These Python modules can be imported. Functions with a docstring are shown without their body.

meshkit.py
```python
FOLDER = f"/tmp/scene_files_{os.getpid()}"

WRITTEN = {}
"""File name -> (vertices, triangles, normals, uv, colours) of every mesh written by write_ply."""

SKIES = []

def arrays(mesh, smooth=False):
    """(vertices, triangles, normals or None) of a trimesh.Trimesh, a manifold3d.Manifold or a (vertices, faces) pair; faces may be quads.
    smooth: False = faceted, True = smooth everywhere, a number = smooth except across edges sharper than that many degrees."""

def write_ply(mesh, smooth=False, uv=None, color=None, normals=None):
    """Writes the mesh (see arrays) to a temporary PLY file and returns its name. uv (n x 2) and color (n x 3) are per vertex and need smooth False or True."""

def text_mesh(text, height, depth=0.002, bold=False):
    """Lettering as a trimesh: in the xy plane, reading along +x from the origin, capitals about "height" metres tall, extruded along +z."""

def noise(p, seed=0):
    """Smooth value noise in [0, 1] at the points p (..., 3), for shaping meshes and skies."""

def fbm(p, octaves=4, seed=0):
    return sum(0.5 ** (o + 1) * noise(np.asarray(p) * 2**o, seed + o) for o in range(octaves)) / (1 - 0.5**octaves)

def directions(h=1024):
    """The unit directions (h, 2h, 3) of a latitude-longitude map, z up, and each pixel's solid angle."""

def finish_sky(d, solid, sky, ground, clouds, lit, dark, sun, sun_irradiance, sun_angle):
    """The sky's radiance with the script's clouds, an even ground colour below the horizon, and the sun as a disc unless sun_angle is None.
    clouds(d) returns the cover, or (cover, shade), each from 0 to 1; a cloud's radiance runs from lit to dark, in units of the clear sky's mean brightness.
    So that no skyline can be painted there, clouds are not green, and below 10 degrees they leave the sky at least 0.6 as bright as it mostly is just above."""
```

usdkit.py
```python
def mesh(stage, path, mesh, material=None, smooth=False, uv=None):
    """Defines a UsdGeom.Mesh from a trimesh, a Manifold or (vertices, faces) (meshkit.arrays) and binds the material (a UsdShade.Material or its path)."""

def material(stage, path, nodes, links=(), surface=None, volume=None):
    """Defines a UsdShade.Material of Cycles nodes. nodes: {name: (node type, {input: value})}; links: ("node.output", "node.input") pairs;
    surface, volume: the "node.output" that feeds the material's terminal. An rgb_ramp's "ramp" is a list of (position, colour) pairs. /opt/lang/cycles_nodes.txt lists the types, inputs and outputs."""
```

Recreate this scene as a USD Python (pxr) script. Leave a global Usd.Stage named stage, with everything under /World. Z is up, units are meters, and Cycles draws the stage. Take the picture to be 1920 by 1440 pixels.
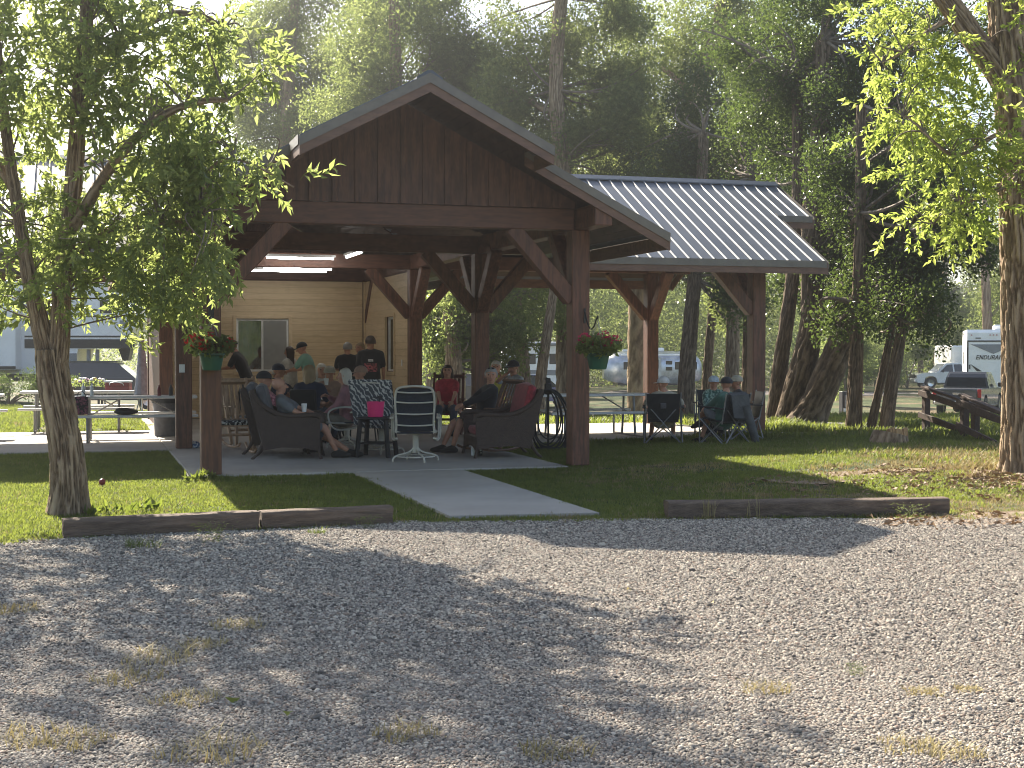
import math, numpy as np, trimesh, usdkit, meshkit
import manifold3d as m3
from scipy.spatial import ConvexHull
from pxr import Usd, UsdGeom, UsdLux, UsdShade, Gf, Sdf, Vt

stage = Usd.Stage.CreateInMemory()
UsdGeom.Xform.Define(stage, '/World')
rad, deg, PI = math.radians, math.degrees, math.pi

# ------------------------------------------------------------------ camera, sky, sun, exposure
YAW = rad(16.9)                                    # the pavilion's own axes are x, y; the camera looks a little to the right of +y
EYE, FPX = 1.6, 2660.0
cam = UsdGeom.Camera.Define(stage, '/World/camera')
cam.CreateHorizontalApertureAttr(36.0)
cam.CreateFocalLengthAttr(36.0 * FPX / 1920)
cam.CreateClippingRangeAttr(Gf.Vec2f(0.1, 5000))
cam.AddTranslateOp().Set((0, 0, EYE))
cam.AddRotateXYZOp().Set((90 - 1.40, 0, -16.9))
cam.CreateExposureAttr(EXPOSURE := 1.85)
SUN_AZ, SUN_EL = rad(-12.3), rad(35.0)
dome = UsdLux.DomeLight.Define(stage, '/World/sky')
dome.GetPrim().SetCustomDataByKey('kind', 'structure')
sky_m = usdkit.material(stage, '/World/Looks/sky_look', {
    's': ('sky_texture', {'sky_type': 'single_scattering', 'sun_disc': False, 'sun_elevation': SUN_EL, 'sun_rotation': SUN_AZ, 'aerosol_density': 1.6}),
    't': ('texture_coordinate', {}), 'm': ('mapping', {'scale': (1, 1, 2.2)}),
    'n': ('noise_texture', {'scale': 3.2, 'detail': 5.0, 'roughness': 0.55}),
    'r': ('rgb_ramp', {'ramp': [(0.54, (0, 0, 0)), (0.70, (0.7, 0.7, 0.7))]}),
    'x': ('mix_color', {'b': (6.0, 6.1, 6.3), 'use_clamp': False}), 'b': ('background_shader', {'strength': 0.063})},
    [('t.generated', 'm.vector'), ('m.vector', 'n.vector'), ('n.fac', 'r.fac'), ('r.color', 'x.fac'), ('s.color', 'x.a'), ('x.result', 'b.color')], surface='b.background')
UsdShade.MaterialBindingAPI.Apply(dome.GetPrim()).Bind(sky_m)
sun = UsdLux.DistantLight.Define(stage, '/World/sun')
sun.CreateNormalizeAttr(True); sun.CreateIntensityAttr(1.25); sun.CreateAngleAttr(0.5); sun.CreateColorAttr(Gf.Vec3f(1.0, 0.91, 0.77))
sun.AddRotateXYZOp().Set((90 - deg(SUN_EL), 0, 180 - deg(SUN_AZ)))

# ------------------------------------------------------------------ helpers
FW, RT = np.array([math.sin(YAW), math.cos(YAW)]), np.array([math.cos(YAW), -math.sin(YAW)])
def spot(px, d, z=None):
    """The point on the site that was surveyed at image column px (of 1920) and distance d ahead."""
    p = FW * d + RT * ((px - 960) / FPX * d)
    return p if z is None else np.array([p[0], p[1], z])
def hz(py, d): return EYE + (655 - py) / FPX * d
def facing(h):
    """Turn of a thing whose front is its own +y. h: 0 looks to the right across the view, 90 away, 180 left, 270 towards the viewer."""
    v = RT * math.cos(rad(h)) + FW * math.sin(rad(h))
    return math.atan2(-v[0], v[1])
def smooth(a, b, x):
    t = np.clip((np.asarray(x, float) - a) / (b - a), 0, 1); return t * t * (3 - 2 * t)
def terrain(x, y):
    x, y = np.asarray(x, float), np.asarray(y, float)
    z = -1.25 * smooth(29, 62, y + 0.35 * (x - 6)) * smooth(-8, 9, x)
    z = z + 0.10 * smooth(5.5, 9, x) * smooth(12.3, 15.5, y) * smooth(24, 18, y)
    z = z + 30 * smooth(260, 640, y + 0.25 * x) + 0.03 * (meshkit.noise(np.stack([x * .5, y * .5, 0 * x], -1), 3) - .5) * smooth(34, 40, y)
    return z

class T:
    """A thing: an Xform at its base; its parts are built in its own frame, or in the site's (world=True)."""
    used = {}
    def __init__(self, name, label=None, cat=None, loc=(0, 0, 0), rz=0.0, group=None, kind=None, world=False):
        n = T.used.get(name, -1) + 1; T.used[name] = n
        self.path = '/World/' + name + ('_%03d' % n if n else ''); self.parts = {}
        self.loc, self.world = np.array(loc, float), world
        x = UsdGeom.Xform.Define(stage, self.path); x.AddTranslateOp().Set(tuple(map(float, loc)))
        if rz: x.AddRotateZOp().Set(deg(rz))
        self.prim = x.GetPrim(); tag(self.prim, label, cat, group, kind)
    def part(self, name, mesh, mat, smooth=False, label=None, under=None, kind=None):
        base = under or self.path
        k = (base, name); n = self.parts.get(k, -1) + 1; self.parts[k] = n
        path = base + '/' + name + ('_%03d' % n if n else '')
        put(path, mesh, mat, smooth, self.loc if self.world else None)
        p = stage.GetPrimAtPath(path); tag(p, label, None, None, kind)
        return path
def tag(p, label=None, cat=None, group=None, kind=None):
    for k, v in (('label', label), ('category', cat), ('group', group), ('kind', kind)):
        if v: p.SetCustomDataByKey(k, v)
def put(path, mesh, mat, smooth=False, off=None):
    if isinstance(mesh, MB): mesh = mesh.get()
    v, f, n = meshkit.arrays(mesh, smooth)
    if off is not None: v = v - off
    m = UsdGeom.Mesh.Define(stage, path)
    m.CreatePointsAttr(Vt.Vec3fArray.FromNumpy(v.astype(np.float32)))
    m.CreateFaceVertexCountsAttr(Vt.IntArray.FromNumpy(np.full(len(f), 3, np.int32)))
    m.CreateFaceVertexIndicesAttr(Vt.IntArray.FromNumpy(f.astype(np.int32).ravel()))
    m.CreateSubdivisionSchemeAttr('none')
    if n is not None:
        m.CreateNormalsAttr(Vt.Vec3fArray.FromNumpy(n.astype(np.float32))); m.SetNormalsInterpolation('vertex')
    UsdShade.MaterialBindingAPI.Apply(m.GetPrim()).Bind(L[mat])
    return m
def single(name, mesh, mat, label, cat=None, group=None, kind=None, smooth=False, loc=(0, 0, 0)):
    t = T.used.get(name, -1) + 1; T.used[name] = t
    path = '/World/' + name + ('_%03d' % t if t else '')
    m = put(path, mesh, mat, smooth, np.array(loc, float)); m.AddTranslateOp().Set(tuple(map(float, loc)))
    tag(m.GetPrim(), label, cat, group, kind)
    return path
def copy_of(t, label, loc, rz, group=None):
    """Another of a thing that has been built: the same parts under the next number."""
    name = t.path.split('/')[-1].rstrip('0123456789').rstrip('_')
    n = T(name, label, None, loc, rz)
    src = t.prim.GetCustomData()
    n.prim.GetReferences().AddInternalReference(t.path); n.prim.SetInstanceable(True)
    tag(n.prim, label, src['category'], group or src.get('group'))
    return n

_tmpl = []
for sx in (-1, 1):
    for sy in (-1, 1):
        for sz in (-1, 1):
            for k in range(3): _tmpl.append([sx, sy, sz, k])
_tmpl = np.array(_tmpl, float)
def _cham(h, c):
    s, k = _tmpl[:, :3], _tmpl[:, 3].astype(int)
    v = s * np.asarray(h, float)
    m = np.full((24, 3), c); m[np.arange(24), k] = 0
    return v - s * m
def _hullfaces(v):
    h = ConvexHull(v); f = h.simplices.copy(); c = v.mean(0)
    n = np.cross(v[f[:, 1]] - v[f[:, 0]], v[f[:, 2]] - v[f[:, 0]])
    flip = np.einsum('ij,ij->i', n, v[f[:, 0]] - c) < 0
    f[flip] = f[flip][:, ::-1]
    return f
_chf = _hullfaces(_cham((1, 1, 1), .2))
def rot(ax, a):
    c, s = math.cos(a), math.sin(a)
    return np.array({'x': [[1, 0, 0], [0, c, -s], [0, s, c]], 'y': [[c, 0, s], [0, 1, 0], [-s, 0, c]], 'z': [[c, -s, 0], [s, c, 0], [0, 0, 1]]}[ax], float)
def unit(v): v = np.asarray(v, float); return v / max(np.linalg.norm(v), 1e-12)
def frame(d, up=(0, 0, 1)):
    """Columns: side, up-ish, along d."""
    d = unit(d); s = np.cross(d, up)
    if np.linalg.norm(s) < 1e-4: s = np.cross(d, (0, 1, 0))
    s = unit(s); return np.stack([s, np.cross(s, d), d], 1)

class MB:
    """Collects pieces of ONE part."""
    def __init__(self): self.v, self.f, self.n = [], [], 0
    def add(self, v, f):
        v, f = np.asarray(v, float), np.asarray(f, int)
        if f.shape[1] == 4: f = np.vstack([f[:, [0, 1, 2]], f[:, [0, 2, 3]]])
        self.v.append(v); self.f.append(f + self.n); self.n += len(v); return self
    def mesh(self, m, M=None, t=(0, 0, 0)):
        v, f, _ = meshkit.arrays(m)
        if M is not None: v = v @ np.asarray(M).T
        return self.add(v + np.asarray(t, float), f)
    def box(self, c, size, R=None, ch=.006):
        h = np.asarray(size, float) / 2; v = _cham(h, min(ch, .45 * h.min()))
        if R is not None: v = v @ np.asarray(R).T
        return self.add(v + np.asarray(c, float), _chf)
    def bar(self, p, q, w, h, up=(0, 0, 1), ch=.006):
        p, q = np.asarray(p, float), np.asarray(q, float)
        return self.box((p + q) / 2, (w, h, np.linalg.norm(q - p)), frame(q - p, up), ch)
    def tube(self, path, r, n=8, closed=False, cap=True):
        path = np.asarray(path, float); N = len(path); r = np.broadcast_to(np.asarray(r, float), (N,))
        d = np.gradient(path, axis=0)
        if closed: d = np.roll(path, -1, 0) - np.roll(path, 1, 0)
        d /= np.maximum(np.linalg.norm(d, axis=1, keepdims=True), 1e-9)
        s = frame(d[0])[:, 0]; rings = []
        a = np.arange(n) / n * 2 * PI
        for i in range(N):
            s = unit(s - d[i] * (s @ d[i])); u = np.cross(d[i], s)
            rings.append(path[i] + r[i] * (np.cos(a)[:, None] * s + np.sin(a)[:, None] * u))
        v = np.vstack(rings); f = []
        for i in range(N if closed else N - 1):
            j = (i + 1) % N
            for k in range(n):
                l = (k + 1) % n; f.append([i * n + k, i * n + l, j * n + l, j * n + k])
        f = np.array(f); f = np.vstack([f[:, [0, 1, 2]], f[:, [0, 2, 3]]])
        if cap and not closed:
            v = np.vstack([v, path[:1], path[-1:]])
            c0 = [[N * n, (k + 1) % n, k] for k in range(n)]; c1 = [[N * n + 1, (N - 1) * n + k, (N - 1) * n + (k + 1) % n] for k in range(n)]
            f = np.vstack([f, c0, c1])
        return self.add(v, f)
    def lathe(self, prof, c=(0, 0, 0), n=20, R=None):
        prof = np.asarray(prof, float); a = np.arange(n) / n * 2 * PI; N = len(prof)
        v = np.stack([np.outer(prof[:, 0], np.cos(a)), np.outer(prof[:, 0], np.sin(a)), np.repeat(prof[:, 1:2], n, 1)], -1).reshape(-1, 3)
        f = [[i * n + k, i * n + (k + 1) % n, (i + 1) * n + (k + 1) % n, (i + 1) * n + k] for i in range(N - 1) for k in range(n)]
        if R is not None: v = v @ np.asarray(R).T
        return self.add(v + np.asarray(c, float), f)
    def prism(self, poly, lo, hi, axes='xyz', ch=0):
        """A polygon in the first two axes, extruded along the third from lo to hi."""
        from shapely.geometry import Polygon
        m = trimesh.creation.extrude_polygon(Polygon(poly), hi - lo, engine='earcut')
        v = np.array(m.vertices); v[:, 2] += lo; o = np.empty_like(v); f = np.array(m.faces)
        for k, a in enumerate(axes): o[:, 'xyz'.index(a)] = v[:, k]
        if axes in ('xzy', 'yxz', 'zyx'): f = f[:, ::-1]
        return self.add(o, f)
    def hull(self, pts):
        pts = np.asarray(pts, float); h = ConvexHull(pts); k = h.vertices
        return self.add(pts[k], _hullfaces(pts[k]))
    def blob(self, c, r, sub=2, R=None):
        m = ICO[sub]; v = m[0] * np.asarray(r, float)
        if R is not None: v = v @ np.asarray(R).T
        return self.add(v + np.asarray(c, float), m[1])
    def get(self): return trimesh.Trimesh(np.vstack(self.v), np.vstack(self.f), process=False)
ICO = {k: (np.array(trimesh.creation.icosphere(k, 1).vertices), np.array(trimesh.creation.icosphere(k, 1).faces)) for k in (0, 1, 2, 3)}
def box(c, size, R=None, ch=.006): return MB().box(c, size, R, ch)
def bar(p, q, w, h, up=(0, 0, 1), ch=.006): return MB().bar(p, q, w, h, up, ch)
def tube(p, r, n=8, closed=False): return MB().tube(p, r, n, closed)
def curve(pts, n=8):
    """A smooth line through the points."""
    from scipy.interpolate import CubicSpline
    pts = np.asarray(pts, float); t = np.r_[0, np.cumsum(np.linalg.norm(np.diff(pts, axis=0), axis=1))]
    return CubicSpline(t, pts)(np.linspace(0, t[-1], n * (len(pts) - 1) + 1))

# ------------------------------------------------------------------ materials
L = {}
def M(name, c, c2=None, rough=.6, scale=5., stretch=(1, 1, 1), bump=0., bscale=None, metal=0., spec=.5, detail=4., coat=0., lo=.38, hi=.62, dist=.02, space='object', sheen=0.):
    c = np.asarray(c, float); c2 = c * .72 if c2 is None else np.asarray(c2, float)
    nodes = {'t': ('texture_coordinate', {}) if space == 'object' else ('geometry', {}), 'm': ('mapping', {'scale': stretch}),
             'n': ('noise_texture', {'scale': scale, 'detail': detail, 'roughness': .6}), 'r': ('rgb_ramp', {'ramp': [(lo, c2), (hi, c)]}),
             'q': ('map_range', {'to_min': max(rough - .1, .02), 'to_max': min(rough + .1, 1)}),
             'p': ('principled_bsdf', {'metallic': metal, 'specular_ior_level': spec, 'coat_weight': coat, 'sheen_weight': sheen})}
    links = [('t.' + ('object' if space == 'object' else 'position'), 'm.vector'), ('m.vector', 'n.vector'), ('n.fac', 'r.fac'), ('r.color', 'p.base_color'), ('n.fac', 'q.value'), ('q.result', 'p.roughness')]
    if bump:
        nodes['n2'] = ('noise_texture', {'scale': bscale or scale * 4, 'detail': 5.})
        nodes['b'] = ('bump', {'strength': bump, 'distance': dist})
        links += [('m.vector', 'n2.vector'), ('n2.fac', 'b.height'), ('b.normal', 'p.normal')]
    L[name] = usdkit.material(stage, '/World/Looks/' + name, nodes, links, surface='p.BSDF')
def leafy(name, a, b, ta, tb, mix=.5, rough=.42):
    """Thin leaves: colour from a leaf's own shade and its spray's, light passing through."""
    L[name] = usdkit.material(stage, '/World/Looks/' + name, {
        'o': ('object_info', {}), 'a': ('attribute', {'attribute': 'shade'}), 'k': ('math', {'math_type': 'multiply_add', 'value2': .55}), 'k2': ('math', {'math_type': 'multiply', 'value2': .45}),
        'r': ('rgb_ramp', {'ramp': [(0, a), (1, b)]}), 'r2': ('rgb_ramp', {'ramp': [(0, ta), (1, tb)]}),
        'p': ('principled_bsdf', {'roughness': rough, 'specular_ior_level': .45}), 't': ('translucent_bsdf', {}), 'x': ('mix_closure', {'fac': mix})},
        [('o.random', 'k2.value1'), ('a.fac', 'k.value1'), ('k2.value', 'k.value3'), ('k.value', 'r.fac'), ('k.value', 'r2.fac'), ('r.color', 'p.base_color'), ('r2.color', 't.color'), ('p.BSDF', 'x.closure1'), ('t.BSDF', 'x.closure2')], surface='x.closure')
def glow(name, c, s):
    L[name] = usdkit.material(stage, '/World/Looks/' + name, {'e': ('emission', {'color': c, 'strength': s})}, surface='e.emission')
def pane(name, tint=(.9, .93, .95)):
    L[name] = usdkit.material(stage, '/World/Looks/' + name, {'f': ('fresnel', {'IOR': 2.3}), 't': ('transparent_bsdf', {'color': tint}), 'g': ('glossy_bsdf', {'roughness': .03, 'color': (1, 1, 1)}), 'x': ('mix_closure', {})},
                              [('f.fac', 'x.fac'), ('t.BSDF', 'x.closure1'), ('g.BSDF', 'x.closure2')], surface='x.closure')

M('stain', (.165, .070, .041), (.090, .040, .025), .55, 3, (8, 8, 1), .25, 14, dist=.01)
M('stain_x', (.142, .061, .037), (.096, .042, .026), .55, 3, (1, 8, 8), .25, 14, dist=.01)
M('stain_warm', (.150, .066, .036), (.095, .042, .027), .55, 3, (8, 8, 1), .25, 14, dist=.01)
M('board', (.145, .070, .048), (.078, .038, .028), .6, 2.4, (9, 9, 1), .3, 12, dist=.01)
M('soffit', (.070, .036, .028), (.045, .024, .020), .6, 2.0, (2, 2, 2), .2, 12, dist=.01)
M('fascia', (.175, .098, .066), (.122, .068, .048), .6, 2.5, (1.5, 6, 6), .2)
M('metal_trim', (.170, .152, .125), (.140, .125, .105), .45, 3, spec=.5)
M('roof_metal', (.098, .112, .132), (.070, .082, .100), .42, 1.1, (1, 1, 1), spec=.5, bump=.06, bscale=5, lo=.3, hi=.7, detail=8)
for i, (a, b) in enumerate((((.66, .51, .31), (.57, .43, .25)), ((.68, .53, .33), (.59, .45, .27)), ((.64, .49, .29), (.55, .41, .235)))):
    M('pine_%s' % 'abc'[i], a, b, .55, 2.2, (1.2, 12, 14), .08, 20, lo=.30, hi=.55)
    M('pine_side_%s' % 'abc'[i], a, b, .55, 2.2, (12, 1.2, 14), .08, 20, lo=.30, hi=.55)
M('concrete', (.43, .395, .35), (.33, .30, .265), .85, .9, bump=.15, bscale=60, detail=10, space='world', lo=.3, hi=.65)
M('white_paint', (.78, .78, .76), (.70, .70, .68), .45, 3)
M('alu', (.72, .72, .71), (.60, .60, .60), .42, 3, (1, 6, 6), metal=.1)
M('steel', (.30, .30, .30), (.2, .2, .2), .45, 6, metal=.6)
M('black_metal', (.018, .018, .018), (.012, .012, .012), .45, 6)
M('cream_paint', (.55, .52, .44), (.46, .43, .36), .45, 6)
M('black_plastic', (.02, .02, .022), (.014, .014, .016), .5, 6)
M('rubber', (.016, .016, .017), (.011, .011, .012), .6, 8)
pane('glass')
glow('tube_glow', (1.0, .99, .96), 6.5)

# ------------------------------------------------------------------ setting
def in_poly(p, poly):
    p = np.asarray(p, float); x, y = p[:, 0], p[:, 1]; r = np.zeros(len(p), bool); poly = np.asarray(poly, float)
    for (x0, y0), (x1, y1) in zip(poly, np.roll(poly, -1, 0)):
        c = (y0 > y) != (y1 > y)
        r ^= c & (x < (x1 - x0) * (y - y0) / (y1 - y0 if y1 != y0 else 1e-9) + x0)
    return r
def sheet(poly, lift, cell=.5, wobble=0, seed=0):
    """A sheet that lies on the terrain inside a polygon."""
    from shapely.geometry import Polygon
    pg = Polygon(poly).segmentize(cell)
    pts = np.array(pg.exterior.coords[:-1])
    if wobble:
        pts = pts + wobble * 2 * (np.stack([meshkit.fbm(np.c_[pts * 1.7, 0 * pts[:, :1] + k], 3, seed) for k in (0, 9)], 1) - .5)
        pg = Polygon(pts).buffer(0)
        pg = max(getattr(pg, 'geoms', [pg]), key=lambda g: g.area)
    from shapely.geometry import box as sbox
    x0, y0, x1, y1 = pg.bounds; mb = MB(); step = max(cell * 4, (x1 - x0) / 40)
    for i in range(int((x1 - x0) / step) + 1):
        for j in range(int((y1 - y0) / step) + 1):
            g = pg.intersection(sbox(x0 + i * step, y0 + j * step, x0 + (i + 1) * step, y0 + (j + 1) * step))
            for q in getattr(g, 'geoms', [g]):
                if q.geom_type == 'Polygon' and q.area > 1e-5:
                    v, f = trimesh.creation.triangulate_polygon(q, engine='earcut')
                    mb.add(np.c_[v, terrain(v[:, 0], v[:, 1]) + lift], f)
    m = mb.get(); m.merge_vertices(); 
    if m.face_normals[:, 2].mean() < 0: m.invert()
    return m

def axis(*segs): return np.unique(np.concatenate([np.arange(a, b, s) for a, b, s in segs]))
gx = axis((-700, -60, 20), (-60, -20, 4), (-20, 40, 1), (40, 100, 4), (100, 701, 20)); gy = axis((-300, -20, 20), (-20, 0, 2), (0, 70, 1), (70, 160, 4), (160, 1001, 20))
X, Y = np.meshgrid(gx, gy, indexing='ij'); nx, ny = X.shape
idx = np.arange(nx * ny).reshape(nx, ny)
quads = np.stack([idx[:-1, :-1], idx[1:, :-1], idx[1:, 1:], idx[:-1, 1:]], -1).reshape(-1, 4)
L['soil'] = usdkit.material(stage, '/World/Looks/soil', {
    'g': ('geometry', {}), 'n': ('noise_texture', {'scale': .35, 'detail': 6., 'roughness': .65}), 'n2': ('noise_texture', {'scale': 5., 'detail': 6.}),
    'r': ('rgb_ramp', {'ramp': [(.36, (.030, .050, .014)), (.50, (.055, .072, .022)), (.62, (.16, .115, .065))]}), 'r2': ('rgb_ramp', {'ramp': [(.3, (.6, .6, .6)), (.7, (1.25, 1.25, 1.2))]}),
    'x': ('mix_color', {'blend_type': 'multiply', 'fac': 1.}), 'b': ('bump', {'strength': .5, 'distance': .05}), 'p': ('principled_bsdf', {'roughness': .95, 'specular_ior_level': .2})},
    [('g.position', 'n.vector'), ('g.position', 'n2.vector'), ('n.fac', 'r.fac'), ('n2.fac', 'r2.fac'), ('r.color', 'x.a'), ('r2.color', 'x.b'), ('x.result', 'p.base_color'), ('n2.fac', 'b.height'), ('b.normal', 'p.normal')], surface='p.BSDF')
single('ground', (np.stack([X, Y, terrain(X, Y)], -1).reshape(-1, 3), quads), 'soil', 'grassy earth that runs under lawns and trees to the low hill', kind='structure', smooth=True)

GRAVEL = [(-14, -6), (26, -6), (26, 8.2), (14, 9.4), (9.4, 10.5), (8.3, 11.45), (5.2, 12.35), (2.9, 12.8), (-.4, 12.55), (-2.5, 12.2), (-14, 12.0)]
L['gravel_bed'] = usdkit.material(stage, '/World/Looks/gravel_bed', {
    'g': ('geometry', {}), 'v': ('voronoi_texture', {'scale': 34., 'randomness': 1.}), 'n': ('noise_texture', {'scale': .8, 'detail': 5.}),
    'h': ('hsv', {'saturation': .12, 'value': .36}), 'r': ('rgb_ramp', {'ramp': [(.35, (.8, .78, .76)), (.65, (1.1, 1.06, 1.0))]}), 'x': ('mix_color', {'blend_type': 'multiply', 'fac': 1.}),
    'd': ('mix_color', {'b': (.20, .185, .165), 'fac': .75}), 'b': ('bump', {'strength': .9, 'distance': .015, 'invert': True}), 'p': ('principled_bsdf', {'roughness': .9, 'specular_ior_level': .3})},
    [('g.position', 'v.vector'), ('g.position', 'n.vector'), ('v.color', 'h.color'), ('h.color', 'd.a'), ('d.result', 'x.a'), ('n.fac', 'r.fac'), ('r.color', 'x.b'), ('x.result', 'p.base_color'), ('v.distance', 'b.height'), ('b.normal', 'p.normal')], surface='p.BSDF')
single('gravel_drive', sheet(GRAVEL, .004, .4, .22, 5), 'gravel_bed', 'grey crushed stone drive in front of the lawn', kind='structure')

SLAB_Z = .035
PATIO = [(1.30, 17.95), (6.25, 17.95), (6.25, 22.70), (12.15, 22.70), (12.15, 28.3), (6.62, 28.3), (6.62, 33.1), (1.30, 33.1), (1.30, 28.3), (-4.3, 28.3), (-4.3, 22.70), (1.30, 22.70)]
def slab(poly, hi, lo=-.12):
    m = MB().prism(poly, lo, hi).get(); return m
for (x0, y0, x1, y1), lb in (((1.30, 17.95, 6.25, 22.696), 'front concrete floor slab under the gable'), ((1.30, 22.704, 6.25, 28.296), 'middle concrete floor slab where the four roofs meet'), ((1.30, 28.304, 6.62, 33.1), 'back concrete floor slab before the pine wall'), ((6.258, 22.704, 12.15, 28.296), 'right concrete floor slab under the right wing'), ((-4.3, 22.704, 1.292, 28.296), 'left concrete floor slab with the picnic tables')):
    single('patio_slab', MB().box(((x0 + x1) / 2, (y0 + y1) / 2, (SLAB_Z - .12) / 2), (x1 - x0, y1 - y0, SLAB_Z + .12), ch=.010), 'concrete', lb, kind='structure')
WALK = [(3.32, 12.95), (4.76, 12.78), (4.76, 17.948), (3.32, 17.948)]
single('walkway', slab(WALK, SLAB_Z - .005), 'concrete', 'short concrete walk from the gravel drive to the patio', kind='structure')
def strip(pts, w, lift, th=.05):
    pts = curve(np.array(pts, float), 8); d = np.gradient(pts, axis=0); d /= np.linalg.norm(d, axis=1)[:, None]; n = np.c_[-d[:, 1], d[:, 0]] * w / 2
    return np.vstack([pts + n, (pts - n)[::-1]])
PATH1 = strip([(12.15, 24.2), spot(1500, 26.6), spot(1640, 26.0), spot(1760, 25.2), spot(1850, 24.2)], 1.0, 0)
PATH2 = strip([spot(1500, 31.2), spot(1580, 30.2), spot(1680, 28.4), spot(1745, 27.2)], 1.1, 0)
single('path', sheet(PATH1, .020, .4), 'concrete', 'narrow concrete path from the right-hand slab past the trunks to the ramp', kind='structure')
single('path', sheet(PATH2, .014, .4), 'concrete', 'short concrete path behind the leaning trunks', kind='structure')
M('road_gravel', (.33, .27, .23), (.22, .18, .155), .9, 1.2, bump=.5, bscale=22, detail=8, space='world', lo=.3, hi=.7)
ROAD = strip([spot(700, 66), spot(1100, 60), spot(1500, 48), spot(1700, 43), spot(2050, 34), spot(2500, 28)], 6.5, 0)
single('road', sheet(ROAD, .012, 1.0, .3, 8), 'road_gravel', 'pinkish gravel campground road behind the trees', kind='structure')
ROAD2 = strip([spot(1150, 96), spot(1500, 92), spot(1800, 88), spot(2200, 80)], 7, 0)
single('road', sheet(ROAD2, .012, 1.5, .4, 9), 'road_gravel', 'far gravel lane where the white pickup stands', kind='structure')
# ------------------------------------------------------------------ the pavilion (metres on its own axes)
XR, YR, ZR, PITCH = 3.99, 25.45, 4.87, .52          # ridge lines and their height
HW, PROW = 3.36, 1.52                               # half width to the eaves, half width of the forward ridge piece
XW, XE, Y0, Y1, Y2, Y3 = 1.55, 6.43, 18.10, 23.0, 27.9, 32.8
XEE, XWW = 11.55, -3.55
pv = T('pavilion', 'dark brown timber pavilion with stepped gable, metal roofs and open sides', 'pavilion', ((XW + XE) / 2, 25.4, 0), world=True)
BZ, BH, PW = 3.20, .28, .25
rng = np.random.default_rng(11)
def post(x, y, mat='stain'):
    pv.part('post', box((x, y, (SLAB_Z + BZ) / 2), (PW, PW, BZ - SLAB_Z), ch=.012), mat)
for x, y in ((XW, Y0), (XE, Y0), (XW, Y1), (XE, Y1), (XW, Y2), (XE, Y2), (XEE, Y1), (XEE, Y2), (XWW, Y1), (XWW, Y2), (XW, Y3), (XE, Y3)):
    post(x, y, 'stain_warm' if (x, y) == (XW, Y0) else 'stain')
# plates along y, then ties and wing plates along x, butted against them
zb = BZ + BH / 2
for x in (XW, XE):
    for a, b in ((17.22, Y1 - .14), (Y2 + .14, 33.6)):
        pv.part('beam', box((x + .04 * (1 if x > 4 else -1), (a + b) / 2, zb), (.24, b - a, BH), ch=.01), 'stain')
    pv.part('beam', box((x, YR, zb), (.24, Y2 - Y1 - .28, BH), ch=.01), 'stain')
for y in (Y0, Y3): pv.part('beam', box((XR, y, zb - .004), (XE - XW - .18, .24, BH), ch=.01), 'stain_x')
for y in (Y1, Y2): pv.part('beam', box(((XEE + .86 + XWW - .86) / 2, y, zb + .003), (XEE - XWW + 1.72, .24, BH), ch=.01), 'stain_x')
for x in (XEE, XWW): pv.part('beam', box((x, YR, zb), (.24, Y2 - Y1 - .26, BH), ch=.01), 'stain')
def brace(x, y, dx, dy, run=.95, z0=2.27):
    d = np.array([dx, dy, 0.]); p = np.array([x, y, 0.])
    a, b = p + d * .10 + (0, 0, z0), p + d * run + (0, 0, BZ + .02)
    up = np.cross(d, (0, 0, 1))
    pv.part('brace', bar(a, b, .20, .19, up=up, ch=.01), 'stain')
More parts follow.
